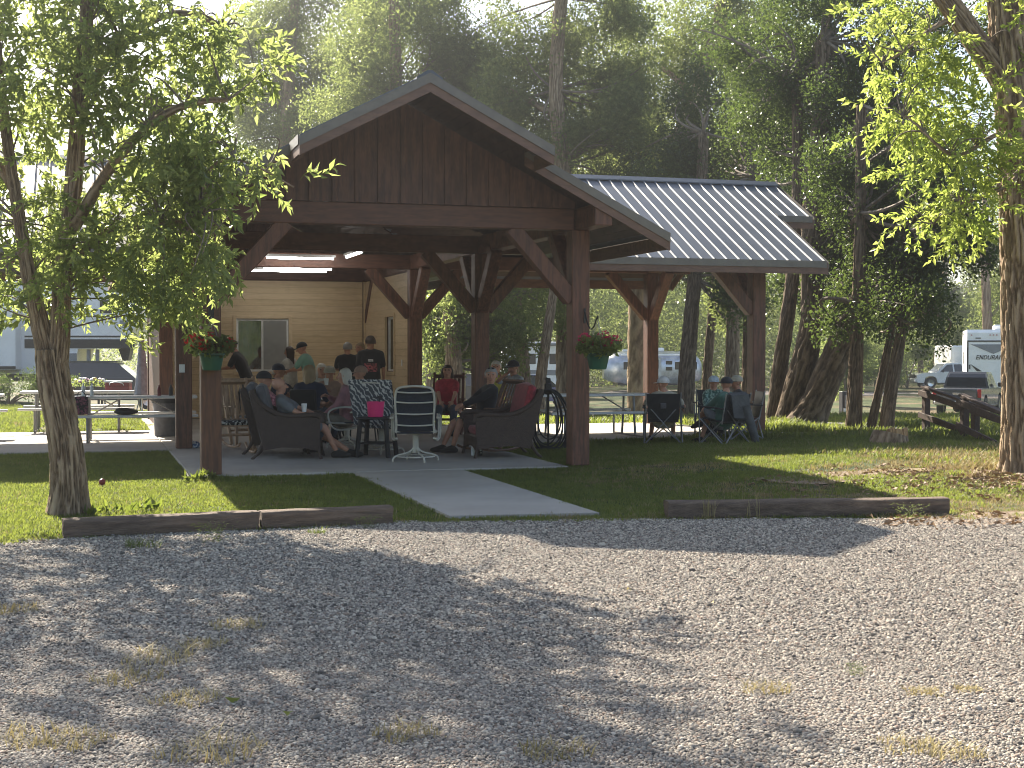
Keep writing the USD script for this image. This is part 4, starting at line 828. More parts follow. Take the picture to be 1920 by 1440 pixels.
for i, (lb, px, py, s, k) in enumerate((('grey-green bushy weed in front of the left timber, near its joint', 398, 1018, .26, 'bush'), ('pale yellow weed below the left timber, left of the bushy one', 265, 1028, .30, 'green'), ('fine weed at the right end of the left timber', 690, 992, .18, 'bush'), ('small dry weed in front of the left timber towards its right end', 592, 1002, .16, 'green'),
        ('tall dry stalks before the left part of the right timber', 1412, 972, .30, 'stalk'), ('few thin stalks at the left end of the right timber', 1330, 975, .22, 'stalk'), ('yellow-green weed at the right end of the right timber', 1708, 976, .24, 'bush'), ('small green weed alone in the gravel right of the middle', 1608, 1272, .10, 'bush'), ('bright broad-leaved weeds at the foot of the forked tree', 225, 962, .38, 'broad'), ('bright broad-leaved weeds at the foot of the left front post', 372, 903, .22, 'broad'))):
    clump('weed', lb, 'weed', gp(px, py), k, s, None, 50 + i)
for i, (px, py, lb) in enumerate(((448, 1323, 'pale green fallen leaf on the shaded gravel, the left one'), (545, 1348, 'pale green fallen leaf on the shaded gravel, right of the other'), (1183, 1112, 'dry fallen leaf alone on the sunlit gravel'), (1340, 1140, 'dark dry leaf on the sunlit gravel below the right timber'))):
    r = np.random.default_rng(60 + i); p = gp(px, py); v, f, s = leaf_geo(1, r, .08, .035, np.zeros((1, 3)), np.array([[r.normal(), r.normal(), .12]]))
    q = put('/World/fallen_leaf' + ('_%03d' % i if i else ''), (v, f), 'weed_dry' if i > 1 else 'weed_leaf'); q.AddTranslateOp().Set((p[0], p[1], .028)); shade_attr(q, s); tag(q.GetPrim(), lb, 'leaf')
# ------------------------------------------------------------------ timbers, stump, rails, pots
M('old_timber', (.20, .145, .105), (.085, .058, .042), .9, 3, (1, 10, 10), .8, 16, lo=.3, hi=.7, dist=.02)
M('rail_wood', (.085, .052, .036), (.055, .034, .025), .8, 3, (4, 4, 4), .3, 16)
def timber(a, b, label, cut, w=.2, h=.185):
    """A weathered squared log with worn edges, in the given number of lengths."""
    a, b = np.r_[a, 0.], np.r_[b, 0.]; a[2], b[2] = terrain(*a[:2]) + h / 2 - .02, terrain(*b[:2]) + h / 2 - .02; n = 0
    for p, q, lb in cut:
        u, v = a + (b - a) * p, a + (b - a) * q; t = T('landscape_timber', lb, 'timber', (u + v) / 2, world=True, group='old timbers edging the lawn')
        ln = np.linalg.norm(v - u); m = trimesh.creation.box([ln, w, h])
        for _ in range(4): m = m.subdivide()
        P = np.array(m.vertices); e = np.minimum(w / 2 - np.abs(P[:, 1]), h / 2 - np.abs(P[:, 2])) ; k = np.exp(-np.minimum(h / 2 - np.abs(P[:, 2]), 1) / .02) * np.exp(-(w / 2 - np.abs(P[:, 1])) / .02)
        P[:, 1:] *= (1 - .13 * k)[:, None]; P[:, 1:] += .016 * (np.stack([meshkit.fbm(P * [3, 9, 22] + s + len(label), 3, s) for s in (1, 2)], 1) - .5)
        P[:, 0] += .02 * (meshkit.noise(P * [1, 20, 20], 4) - .5)
        t.part('log', (P @ np.stack([unit(v - u), unit(np.cross((0, 0, 1), v - u)), (0, 0, 1)]) + (u + v) / 2, m.faces), 'old_timber', smooth=35)
t0, t1 = np.array([-.16, 12.62]), np.array([2.72, 12.80])
timber(t0, t1, 'left', ((0, .575, 'longer left piece of the timber edging, in front of the forked tree'), (.582, 1, 'shorter right piece of the left timber edging, beside the walk')))
timber(np.array([5.30, 12.42]), np.array([8.02, 11.92]), 'right', ((0, 1, 'single long brown timber edging right of the walk'),))
b = spot(1668, 22.3); z = float(terrain(*b)); t = T('tree_stump', 'low cut tree stump with pale split wood in the right lawn', 'stump', (b[0], b[1], z))
M('cut_wood', (.42, .27, .13), (.25, .15, .07), .85, 5, (6, 6, 1), .3)
m, s = trunk_mesh([(0, 0, -.1), (0, 0, .08), (.02, 0, .20)], [.33, .27, .25], 40, .02, 5, .25, 12); p = t.part('bark', m, 'bark', smooth=True); shade_attr(UsdGeom.Mesh.Get(stage, p), s)
mb = MB(); rng = np.random.default_rng(8)
for i in range(7): mb.box((.05 + .05 * i - .12, -.17 + .012 * i, .14 + .03 * rng.random()), (.05, .10, .22 + .05 * rng.random()), rot('y', rng.normal(0, .15)) @ rot('x', -.25), .008)
t.part('split_wood', mb, 'cut_wood')
# ramp handrails: two runs that go down towards the viewer on the right
def rail(label, A, B, zA, zB, n):
    A, B = np.asarray(A), np.asarray(B); t = T('handrail', label, 'handrail', (*A, 0), world=True); d = B - A
    for i in range(n):
        q = A + d * i / (n - 1); zt_ = zA + (zB - zA) * i / (n - 1); t.part('post', box((q[0], q[1], (zt_ - .75) / 2 + .02), (.115, .115, zt_ + .71), ch=.008), 'rail_wood')
    e = unit(d) * .12
    for o, w, h in ((.02, .12, .045), (-.085, .04, .11), (-.50, .04, .11)):
        off = np.r_[unit([-d[1], d[0]]) * (-.085 if h > .08 else 0), 0]
        t.part('top_rail' if h < .08 else 'rail', bar(np.r_[A - e, zA + o + .016] + off, np.r_[B + e, zB + o - .016] + off, w, h, ch=.006), 'rail_wood')
rail('dark wooden ramp handrail, the farther run that starts left', spot(1737, 26.6), spot(1935, 23.4), .86, .36, 3)
rail('dark wooden ramp handrail, the nearer run beside the big tree', spot(1809, 24.3), spot(1985, 21.2), .78, .28, 3)
b = spot(1850, 23.6); single('ramp_deck', box((0, 0, 0), (.70, .9, .10), rot('z', -.6)), 'rail_wood', 'short wooden deck end at the head of the ramp', 'ramp deck', loc=(b[0], b[1], .02))
b = spot(1583, 52); t = T('utility_post', 'dark campsite utility post with a white number plate by the road', 'utility post', (b[0], b[1], float(terrain(*b))))
t.part('post', box((0, 0, .55), (.28, .24, 1.1)), 'black_plastic'); t.part('box', box((.12, -.14, .75), (.36, .10, .45)), 'steel'); t.part('plate', box((-.02, -.20, .35), (.22, .012, .30)), 'white_paint')

# hanging flower baskets
M('pot_green', (.012, .075, .040), (.008, .055, .030), .4, 5)
def basket(label, at_, hook, seed):
    t = T('flower_basket', label, 'flower basket', at_, world=True); x, y, z = at_; rng = np.random.default_rng(seed)
    t.part('pot', MB().lathe([(0, 0), (.10, 0), (.112, .012), (.150, .185), (.165, .19), (.165, .215), (.150, .215), (.140, .19), (0, .185)], (x, y, z), 28), 'pot_green', smooth=35)
    hx = np.array(hook)
    for k in range(3):
        a = k * 2.1 + .5; t.part('hanger', tube([(x + .155 * math.cos(a), y + .155 * math.sin(a), z + .20), (x, y, hx[2] - .02)], .0035, 5), 'steel')
    n = 420; q = rng.normal(size=(n, 3)); q /= np.linalg.norm(q, axis=1, keepdims=True); q = q * (rng.uniform(.3, 1, (n, 1)) ** .5) * [.27, .24, .13] + (0, 0, .29); q[:, 2] = np.maximum(q[:, 2], .17 + .2 * rng.random(n) * (np.hypot(q[:, 0], q[:, 1]) < .15))
    v, f, s = leaf_geo(n, rng, .075, .07, q + (x, y, z), q - (0, 0, .25) + rng.normal(0, .08, (n, 3)), .5); p = t.part('leaves', (v, f), 'leaf_near', kind='stuff'); shade_attr(UsdGeom.Mesh.Get(stage, p), s)
    return t
def blooms(t, heads, mat, seed):
    rng = np.random.default_rng(seed)
    for c in heads:
        n = 60; q = rng.normal(size=(n, 3)); q /= np.linalg.norm(q, axis=1, keepdims=True); q *= [.068, .068, .052]
        v, f, s = leaf_geo(n, rng, .030, .028, q + c, q + rng.normal(0, .015, (n, 3)), .3); p = t.part('flower_head', (v, f), mat); shade_attr(UsdGeom.Mesh.Get(stage, p), s)
        tb = np.array(t.loc) + (0, 0, .22); stem = t.part('flower_stem', tube(curve([tb + (np.array(c) - tb) * [.5, .5, 0], (tb + c) / 2 + (0, 0, .03), c], 3), .004, 4), 'leaf_near'); shade_attr(UsdGeom.Mesh.Get(stage, stem), np.full(len(UsdGeom.Mesh.Get(stage, stem).GetPointsAttr().Get()), .4))
dA, dB = 17.55, 18.35
A = np.r_[spot(397, dA), 1.34]; t = basket('green pot of red geraniums hung on the left front post', A, (A[0], A[1], 2.02), 3)
blooms(t, [np.r_[spot(px, dA + o), hz(py, dA)] for px, py, o in ((358, 637, 0), (370, 633, .1), (388, 627, 0), (392, 636, -.1), (383, 647, -.2), (428, 643, 0), (365, 640, -.15))], 'petal_red', 5)
B = np.r_[spot(1121, dB), 1.34]; t = basket('green pot of pink-red geraniums hung on the right front post', B, (B[0], B[1], 2.0), 4)
blooms(t, [np.r_[spot(px, dB + o), hz(py, dB)] for px, py, o in ((1096, 634, 0), (1101, 644, 0), (1132, 630, .05), (1138, 640, -.1), (1147, 644, 0), (1152, 638, .1))], 'petal_pink', 6)
def hook(label, base, tip, drop):
    base, tip = np.array(base), np.array(tip); t = T('plant_hook', label, 'hook', base, world=True)
    t.part('plate', box(base, (.03, .012, .20)), 'black_metal')
    t.part('arm', tube(curve([base + (0, 0, .06), base * .75 + tip * .25 + (0, 0, -.10), base * .2 + tip * .8 + (0, 0, drop), tip + (0, 0, .03), tip], 6), .009, 6), 'black_metal', smooth=40)
hook('black iron plant hook on the left front post', (XW + .02, Y0 - .132, 2.02), (A[0], A[1], 2.01), -.03)
hook('curved black iron plant hook on the right front post', (XE + .05, Y0 - .132, 2.05), (B[0], B[1], 1.99), -.06)

# ------------------------------------------------------------------ furniture
M('wicker', (.085, .055, .042), (.035, .023, .018), .55, 60, (1, 1, 2.2), .9, 70, lo=.4, hi=.6, dist=.012)
M('wicker_grey', (.13, .115, .11), (.055, .048, .046), .55, 60, (1, 1, 2.2), .9, 70, lo=.4, hi=.6, dist=.012)
M('cushion_grey', (.10, .10, .11), (.075, .075, .085), .9, 12, sheen=.2)
M('cushion_red', (.32, .030, .045), (.20, .018, .028), .9, 22, sheen=.2, lo=.42, hi=.58)
M('cushion_pattern', (.45, .45, .43), (.030, .030, .032), .9, 24, lo=.53, hi=.55, detail=1.)
M('sling_navy', (.024, .030, .042), (.018, .022, .032), .8, 30)
M('rocker_wood', (.42, .27, .17), (.30, .19, .11), .6, 3, (8, 8, 1), .1)
M('rocker_red', (.13, .040, .028), (.09, .028, .02), .55, 3, (8, 8, 1), .1)
M('rocker_brown', (.17, .095, .060), (.12, .065, .042), .55, 3, (8, 8, 1), .1)
L['sling_leaf'] = usdkit.material(stage, '/World/Looks/sling_leaf', {'t': ('texture_coordinate', {}), 'm': ('mapping', {'scale': (1, 1, 1), 'rotation': (0, 0, 0)}), 'w': ('wave_texture', {'scale': 7.5, 'bands_direction': 'diagonal', 'distortion': 5.5, 'detail': 1., 'detail_scale': 2.2}), 'r': ('rgb_ramp', {'ramp': [(.70, (.075, .085, .095)), (.76, (.50, .50, .47))]}), 'p': ('principled_bsdf', {'roughness': .85})},
    [('t.object', 'm.vector'), ('m.vector', 'w.vector'), ('w.fac', 'r.fac'), ('r.color', 'p.base_color')], surface='p.BSDF')
def pad(c, size, R=None, bulge=.35):
    """A soft cushion."""
    m = trimesh.creation.box([2, 2, 2])
    for _ in range(4): m = m.subdivide()
    v = np.array(m.vertices); n = v / np.maximum(np.linalg.norm(v, axis=1, keepdims=True), 1e-9) * 1.15; v = v * (1 - bulge) + n * bulge; v *= np.asarray(size) / 2
    if R is not None: v = v @ np.asarray(R).T
    return (v + np.asarray(c), m.faces)
def wicker_chair(label, px, d, h, weave, cush, w=.74, back_mat=None):
    b = spot(px, d); t = T('wicker_chair', label, 'wicker chair', (b[0], b[1], SLAB_Z), facing(h))
    side = [(-.36, .13), (-.1, .17), (.2, .16), (.40, .12), (.43, .30), (.44, .575), (.30, .60), (.05, .605), (-.20, .62), (-.34, .70), (-.48, .96), (-.56, .95), (-.47, .55), (-.40, .3)]
    for s in (-1, 1):
        x0, x1 = sorted((s * (w / 2 - .05), s * w / 2)); t.part('side_panel', MB().prism(side, x0, x1, 'yzx'), weave)
        t.part('arm_roll', tube(curve([(s * (w / 2 - .025), .45, .52), (s * (w / 2 - .025), .44, .60), (s * (w / 2 - .025), .25, .625), (s * (w / 2 - .025), -.15, .645), (s * (w / 2 - .025), -.34, .74), (s * (w / 2 - .025), -.53, .99)], 6), .038, 8), weave, smooth=50)
        t.part('leg', tube(curve([(s * (w / 2 - .03), .41, .30), (s * (w / 2 - .03), .42, .12), (s * (w / 2 - .02), .45, 0)], 4), [.026] * 5 + [.022] * 4, 7), weave, smooth=50)
        t.part('leg', tube(curve([(s * (w / 2 - .03), -.36, .34), (s * (w / 2 - .03), -.40, .16), (s * (w / 2 - .02), -.53, 0)], 4), [.028] * 5 + [.022] * 4, 7), weave, smooth=50)
    R = rot('x', .24)
    t.part('back_panel', box((0, -.47, .62), (w - .1, .045, .74), R, .02), back_mat or weave)
    t.part('seat_frame', box((0, .01, .25), (w - .1, .82, .14), None, .02), weave); t.part('apron', MB().prism([(-w / 2 + .05, .10), (-w / 2 + .05, .30), (w / 2 - .05, .30), (w / 2 - .05, .10), (.15, .16), (-.15, .16)], .385, .43, 'xzy'), weave)
    t.part('seat_cushion', pad((0, .04, .375), (w - .11, .72, .13)), cush, smooth=True); t.part('back_cushion', pad((0, -.35, .74), (w - .12, .14, .66), R), cush, smooth=True)
    return t
wicker_chair('brown wicker armchair with the bald man, nearest on the left', 545, 20.5, 5, 'wicker', 'cushion_grey', back_mat='wicker_grey')
wicker_chair('second wicker armchair just behind the bald man', 525, 21.45, 5, 'wicker', 'cushion_grey', back_mat='wicker_grey')
wicker_chair('wide wicker armchair with red cushions beside the hose', 935, 20.9, 192, 'wicker', 'cushion_red', 1.05)
def sling_chair(label, px, d, h, fabric, bars, wide=.52, tall=1.08):
    """A swivel patio chair: looped tube frame on a four-legged ring."""
    b = spot(px, d); t = T('swivel_chair', label, 'patio chair', (b[0], b[1], SLAB_Z), facing(h)); w = wide / 2; R = .016; fr = 'cream_paint'
    def bk(x, z): return (x, -.20 - (z - .42) * .30, z)
    path = [bk(-w, .42), bk(-w, .7), bk(-w, tall - .12), bk(-w + .03, tall - .03), bk(-w + .12, tall), bk(w - .12, tall), bk(w - .03, tall - .03), bk(w, tall - .12), bk(w, .7), bk(w, .42)]
    t.part('back_frame', tube(curve(path, 5), R, 8), fr, smooth=50)
    for z in bars: t.part('crossbar', tube(curve([bk(-w, z), (0, bk(0, z)[1] - .03, z - .012), bk(w, z)], 5), .011, 7), fr, smooth=50)
    n = 12; zz = np.linspace(.44, tall - (.03 if bars else -.035), n); v = []
    for z in zz:
        e = .004 if bars else -.03
        for x in np.linspace(-w + e, w - e, 7): v.append((x, bk(x, z)[1] + (.012 if bars else -.03) + .02 * (1 - (x / w) ** 2), z))
    f = [[i * 7 + j, i * 7 + j + 1, i * 7 + j + 8, i * 7 + j + 7] for i in range(n - 1) for j in range(6)]; v = np.array(v); f = np.array(f); ff = np.vstack([f[:, [0, 1, 2]], f[:, [0, 2, 3]]]); th = .012 if bars else .07
    t.part('back_sling', MB().add(v, ff[:, ::-1]).add(v + (0, th, 0), ff).tube(np.r_[v[:7]], .008, 5).tube(v[-7:] + (0, th / 2, 0), .012 if bars else .024, 5), fabric, smooth=40)
    t.part('seat_frame', tube(curve([(-w, -.20, .42), (-w, .1, .40), (-w, .27, .41), (-w + .06, .30, .41), (w - .06, .30, .41), (w, .27, .41), (w, .1, .40), (w, -.20, .42)], 4), R, 8), fr, smooth=50)
    t.part('seat_sling', box((0, .04, .405), (wide - .03, .50, .02 if bars else .05), None, .008), fabric)
    for s in (-1, 1):
        x = s * (w + .045); a = curve([(x, -.28, .62), (x, -.10, .65), (x, .16, .64), (x + s * .01, .27, .58), (x + s * .01, .27, .45), (x, .20, .33), (x - s * .04, .02, .30), (x - s * .05, -.16, .33)], 5)
        for o in (-.02, 0, .02): pass
        t.part('arm', MB().tube(a, .015, 7).tube(a + (s * .026, 0, -.004), .012, 6), fr, smooth=50)
    t.part('pedestal', MB().lathe([(0, .12), (.055, .12), (.045, .20), (.04, .36), (.09, .37), (.09, .39), (0, .39)], n=16), fr, smooth=40)
    a = np.arange(28) / 28 * 2 * PI; t.part('base_ring', tube(np.c_[.27 * np.cos(a), .27 * np.sin(a), .07 + 0 * a], .011, 7, closed=True), fr, smooth=50)
    for k in range(4):
        c, s = math.cos(k * PI / 2 + .4), math.sin(k * PI / 2 + .4); t.part('base_leg', tube(curve([(.03 * c, .03 * s, .19), (.14 * c, .14 * s, .115), (.27 * c, .27 * s, .085), (.33 * c, .33 * s, .05), (.34 * c, .34 * s, 0)], 4), .014, 7), fr, smooth=50)
    return t
sling_chair('cream-framed swivel chair with navy sling back, nearest the viewer', 779, 19.85, 92, 'sling_navy', (.52, .68, .84, .98), .53, 1.05)
sling_chair('high-backed patio chair in grey fabric with pale leaf pattern', 715, 21.4, 70, 'sling_leaf', (), .62, 1.06)
sling_chair('patio chair with striped seat under the pale-haired woman in mauve', 650, 22.6, 185, 'sling_navy', (.6, .8), .52, 1.0)
def small_table(label, px, d):
    b = spot(px, d); t = T('side_table', label, 'table', (b[0], b[1], SLAB_Z), facing(80)); t.part('top', box((0, 0, .565), (.50, .50, .03), ch=.012), 'black_plastic')
    for sx in (-1, 1):
        t.part('apron', box((sx * .2, 0, .525), (.03, .40, .05)), 'black_plastic')
        for sy in (-1, 1): t.part('leg', bar((sx * .19, sy * .19, .55), (sx * .235, sy * .235, 0), .055, .055), 'black_plastic')
    t.part('shelf', box((0, 0, .20), (.42, .42, .02)), 'black_plastic'); return t, b
t, b = small_table('small black patio side table under the pink bucket', 706, 20.7)
M('pink_plastic', (.80, .035, .19), (.74, .03, .17), .4, 4); M('paper', (.72, .72, .70), (.66, .66, .64), .8, 8)
p = spot(704, 20.66); t = T('bucket', 'bright pink plastic bucket on the side table', 'bucket', (p[0], p[1], SLAB_Z + .582))
t.part('pail', MB().lathe([(0, 0), (.105, 0), (.112, .01), (.128, .205), (.135, .21), (.135, .222), (.120, .222), (.116, .20), (0, .012)], n=26), 'pink_plastic', smooth=35); t.part('handle', tube([(.131 * math.cos(a), -.02 - .05 * math.sin(a), .215 + .07 * math.sin(a)) for a in np.linspace(0, PI, 12)], .005, 6), 'black_plastic', smooth=50)
p2 = p + RT * -.085; single('napkin', MB().box((0, 0, .09), (.10, .02, .18), rot('y', -.2)), 'paper', 'white paper leaning against the pink bucket on its left', 'paper', loc=(p2[0] + .0, p2[1] - .15, SLAB_Z + .584))
p2 = p + RT * .06; t = T('spray_bottle', 'dark bottle top standing up inside the pink bucket', 'bottle', (p2[0], p2[1], SLAB_Z + .60)); t.part('bottle', MB().lathe([(0, 0), (.03, 0), (.03, .17), (.012, .21), (.012, .26)], n=12), 'black_plastic', smooth=40); t.part('cap', MB().box((0, 0, .27), (.07, .025, .035)), 'black_plastic')
def rocking_chair(label, px, d, h, mat, cush=None):
    b = spot(px, d); t = T('rocking_chair', label, 'rocking chair', (b[0], b[1], SLAB_Z), facing(h)); w = .27
    def bk(z): return -.24 - (z - .42) * .38
    for s in (-1, 1):
        t.part('rocker', MB().tube(curve([(s * w, -.52, .12), (s * w, -.25, .035), (s * w, .05, .022), (s * w, .30, .045), (s * w, .42, .09)], 5), .020, 6), mat, smooth=50)
        t.part('front_leg', bar((s * w, .24, .04), (s * w, .24, .64), .045, .045), mat); t.part('back_post', bar((s * w, bk(.06) + .10, .05), (s * w, bk(1.12), 1.12), .045, .05), mat)
        t.part('arm', MB().box((s * (w + .015), -.05, .655), (.085, .66, .024), rot('x', .03), .008), mat)
    t.part('top_rail', bar((-w, bk(1.06), 1.06), (w, bk(1.06), 1.06), .13, .035, up=(0, -.38, 1)), mat); t.part('lower_rail', bar((-w, bk(.50), .50), (w, bk(.50), .50), .07, .03), mat)
    for x in np.linspace(-.19, .19, 6): t.part('back_slat', bar((x, bk(.52), .52), (x, bk(1.02), 1.02), .038, .014), mat)
    for y in np.linspace(-.22, .24, 6): t.part('seat_slat', box((0, y, .42 + .03 * y), (.52, .072, .02)), mat)
    for y, z in ((.24, .30), (-.18, .26)): t.part('stretcher', bar((-w, y, z), (w, y, z), .05, .025), mat)
    if cush: t.part('cushion', pad((0, .02, .465), (.48, .46, .08)), cush, smooth=True)
    return t
rocking_chair('light slatted rocking chair right behind the left front post', 437, 21.3, 290, 'rocker_wood', 'cushion_pattern')
rocking_chair('slatted rocking chair with patterned seat, just right of the first one', 464, 22.7, 300, 'rocker_wood', 'cushion_pattern')
rocking_chair('dark red rocking chair under the woman in the red top', 838, 26.0, 268, 'rocker_red')
rocking_chair('brown rocking chair under the woman in the black sweater', 918, 21.9, 215, 'rocker_brown')
b = spot(612, 24.4); t = T('patio_table', 'dark round patio table amid the seated people', 'table', (b[0], b[1], SLAB_Z)); t.part('top', MB().lathe([(0, .70), (.55, .70), (.56, .71), (.55, .725), (0, .725)], n=32), 'black_metal', smooth=30)
for k in range(4): c, s = math.cos(k * PI / 2 + .5), math.sin(k * PI / 2 + .5); t.part('leg', tube(curve([(.40 * c, .40 * s, .70), (.30 * c, .30 * s, .35), (.42 * c, .42 * s, 0)], 5), .018, 6), 'black_metal', smooth=50)
def stool(px, d, h, lb):
    b = spot(px, d); t = T('metal_chair', lb, 'chair', (b[0], b[1], SLAB_Z), facing(h)); t.part('seat', box((0, .02, .44), (.44, .44, .03), ch=.012), 'black_metal'); t.part('back', box((0, -.22, .74), (.44, .02, .34), rot('x', .15), .008), 'black_metal')
    for sx in (-1, 1):
        t.part('back_leg', tube([(sx * .21, -.26, .90), (sx * .21, -.20, .44), (sx * .22, -.25, 0)], .013, 6), 'black_metal'); t.part('front_leg', tube([(sx * .21, .22, .44), (sx * .22, .24, 0)], .013, 6), 'black_metal')
for px, d, h, lb in ((517, 25.0, 5, 'dark metal chair under the man in the navy cap'), (577, 23.4, 80, 'dark metal chair under the wide-backed person in navy'), (618, 25.6, 270, 'dark metal chair under the person in the cream cap'), (602, 26.2, 300, 'dark metal chair under the white-haired woman by the table'), (680, 24.0, 180, 'dark metal chair under the person in the plaid shirt')): stool(px, d, h, lb)
def picnic_table(label, px, d, turn, L_=2.1):
    b = spot(px, d); t = T('picnic_table', label, 'picnic table', (b[0], b[1], SLAB_Z), turn, 'metal picnic tables'); hl = L_ / 2
    for y in (-.19, 0, .19): t.part('table_plank', box((0, y, .745), (L_, .183, .045), ch=.012), 'alu')
    for s in (-1, 1): t.part('bench_plank', box((0, s * .66, .445), (L_, .24, .042), ch=.012), 'alu')
    for x in (-hl * .72, hl * .72):
        for s in (-1, 1): t.part('leg', tube(curve([(x, s * .22, .72), (x, s * .24, .40), (x, s * .30, 0)], 4), .022, 7), 'steel', smooth=50)
        t.part('bench_arm', tube([(x, -.74, .42), (x, .74, .42)], .022, 7), 'steel')
        for s in (-1, 1): t.part('bench_leg', tube([(x, s * .66, .42), (x, s * .66, 0)], .019, 7), 'steel')
        t.part('foot', tube([(x, -.66, .018), (x, .66, .018)], .018, 7), 'steel'); t.part('brace', tube([(x, 0, .42), (x * .3, 0, .72)], .013, 6), 'steel')
    return t
picnic_table('bare metal picnic table with bottles and bags, near the left post', 252, 24.4, -.05)
picnic_table('second metal picnic table further back behind the forked tree', 146, 27.3, -.04)
picnic_table('metal picnic table cut off by the left edge of the view', -112, 25.0, -.05)
picnic_table('metal picnic table under the right wing behind the front post', 1107, 25.6, .05)
# small things on and around the tables
tz = SLAB_Z + .768
def bottle(label, px, d, mat, capm, h=.22):
    b = spot(px, d); t = T('bottle', label, 'bottle', (b[0], b[1], tz)); r = .033
    t.part('body', MB().lathe([(0, 0), (r, 0), (r, h * .35), (r * .9, h * .40), (r, h * .46), (r, h * .66), (r * .4, h * .86), (r * .38, h * .92), (0, h * .92)], n=16), mat, smooth=40); t.part('cap', MB().lathe([(0, 0), (r * .45, 0), (r * .45, h * .09), (0, h * .09)], (0, 0, h * .915), 12), capm)
M('clear_plastic', (.75, .78, .80), (.70, .73, .75), .15, 4); M('red_plastic', (.17, .012, .016), (.14, .010, .012), .4, 5)
bottle('clear water bottle on the near left table, the left one', 156, 24.25, 'clear_plastic', 'white_paint'); bottle('clear water bottle on the near left table, the right one', 172, 24.25, 'clear_plastic', 'white_paint')
bottle('red sauce bottle on the near left table beside the post', 298, 24.4, 'red_plastic', 'red_plastic', .18); bottle('dark jar on the near left table against the post', 320, 24.4, 'black_plastic', 'black_plastic', .19)
p = spot(288, 24.3); single('napkin', MB().blob((0, 0, .02), (.07, .05, .025), 2), 'paper', 'crumpled white napkin left of the red bottle', 'napkin', loc=(p[0], p[1], tz))
M('floral_bag', (.20, .06, .10), (.012, .010, .014), .8, 26, lo=.48, hi=.56)
bz = SLAB_Z + .468
p = spot(152, 23.85); t = T('tote_bag', 'dark floral tote bag standing on the near left bench', 'bag', (p[0], p[1], bz)); t.part('body', pad((0, 0, .15), (.22, .13, .31), bulge=.2), 'floral_bag', smooth=True); t.part('strap', tube([(.07 * math.cos(a), 0, .29 + .10 * math.sin(a)) for a in np.linspace(0, PI, 10)], .008, 6), 'black_plastic')
p = spot(236, 23.8); t = T('duffel_bag', 'flat black bag lying on the near left bench', 'bag', (p[0], p[1], bz)); t.part('body', MB().blob((0, 0, .05), (.20, .12, .055), 2).blob((-.08, 0, .07), (.10, .09, .05), 2), 'black_plastic', smooth=True); t.part('strap', tube(curve([(-.1, -.1, .09), (0, -.14, .11), (.12, -.09, .06)], 5), .01, 5), 'black_plastic')
M('blue_plaid', (.55, .62, .72), (.05, .11, .25), .85, 30, lo=.45, hi=.55, detail=1.); M('orange_cloth', (.42, .11, .05), (.3, .08, .04), .85, 8)
p = spot(350, 22.5); t = T('cloth_bundle', 'blue and orange bundle of cloth on the floor by the second left post', 'bundle', (p[0], p[1], SLAB_Z)); t.part('blanket', MB().blob((.05, 0, .05), (.16, .11, .065), 3).blob((.12, -.04, .04), (.09, .08, .05), 2), 'blue_plaid', smooth=True); t.part('towel', MB().blob((-.03, .02, .09), (.10, .08, .06), 2), 'orange_cloth', smooth=True)
p = spot(318, 22.7); single('sandal', MB().box((0, 0, .02), (.10, .24, .03), None, .012).tube(curve([(-.045, .05, .02), (0, .06, .075), (.045, .05, .02)], 4), .012, 6), 'cushion_grey', 'grey shoe lying left of the cloth bundle', 'shoe', loc=(p[0], p[1], SLAB_Z - .01))
p = spot(313, 25.6); t = T('trash_can', 'tall grey trash can behind the second left post', 'trash can', (p[0], p[1], SLAB_Z)); t.part('body', MB().lathe([(0, 0), (.22, 0), (.225, .02), (.26, .70), (.27, .71), (.27, .74), (.25, .74), (.24, .70), (0, .03)], n=24), 'cushion_grey', smooth=35); t.part('liner', MB().lathe([(.272, .72), (.279, .70), (.276, .60)], n=24), 'rubber', smooth=35)
def can(label, px, d, mat):
    b = spot(px, d); t = T('drink_can', label, 'can', (b[0], b[1], SLAB_Z)); t.part('can', MB().lathe([(0, 0), (.026, 0), (.033, .012), (.033, .125), (.027, .138), (.027, .142), (0, .138)], n=18), mat, smooth=40); t.part('tab', box((0, .008, .142), (.012, .02, .003), ch=.001), 'steel')
    return t
can('pale drink can on the floor, left of the black one', 887, 20.85, 'clear_plastic'); t = can('black drink can with white marks on the floor beside the pale can', 900.5, 20.85, 'black_plastic')
t.part('label', MB().blob((-.004, -.033, .085), (.014, .004, .017), 1).blob((.002, -.033, .045), (.011, .004, .012), 1), 'white_paint', label='white marks on the black can')
# coiled hose on its stake
b = spot(1028, 22.3); z = 0.0; t = T('garden_hose', 'black hose coiled on a stake between the red chair and the front post', 'hose', (b[0], b[1], z), facing(95)); rng = np.random.default_rng(3)
t.part('stake', MB().tube([(0, 0, -.05), (0, 0, 1.05)], .018, 8).box((0, 0, .98), (.12, .10, .18), None, .03).box((0, .03, 1.10), (.08, .06, .10), None, .02), 'black_metal', smooth=40)
for k in range(9):
    rx, rz, cx, y = .17 + .022 * k + rng.normal(0, .006), .42 + .012 * k + rng.normal(0, .012), rng.normal(0, .02), -.06 - .012 * (k % 4) + rng.normal(0, .012)
    a = np.linspace(0, 2 * PI, 36, endpoint=False); q = np.c_[cx + rx * np.sin(a) * (1 + .18 * -np.cos(a)), y + 0 * a, .97 - rz * (1 - np.cos(a))]; q[:, 2] = np.maximum(q[:, 2], .03 + .012 * (k % 3)); t.part('coil', tube(q, .013, 6, closed=True), 'rubber', smooth=50)
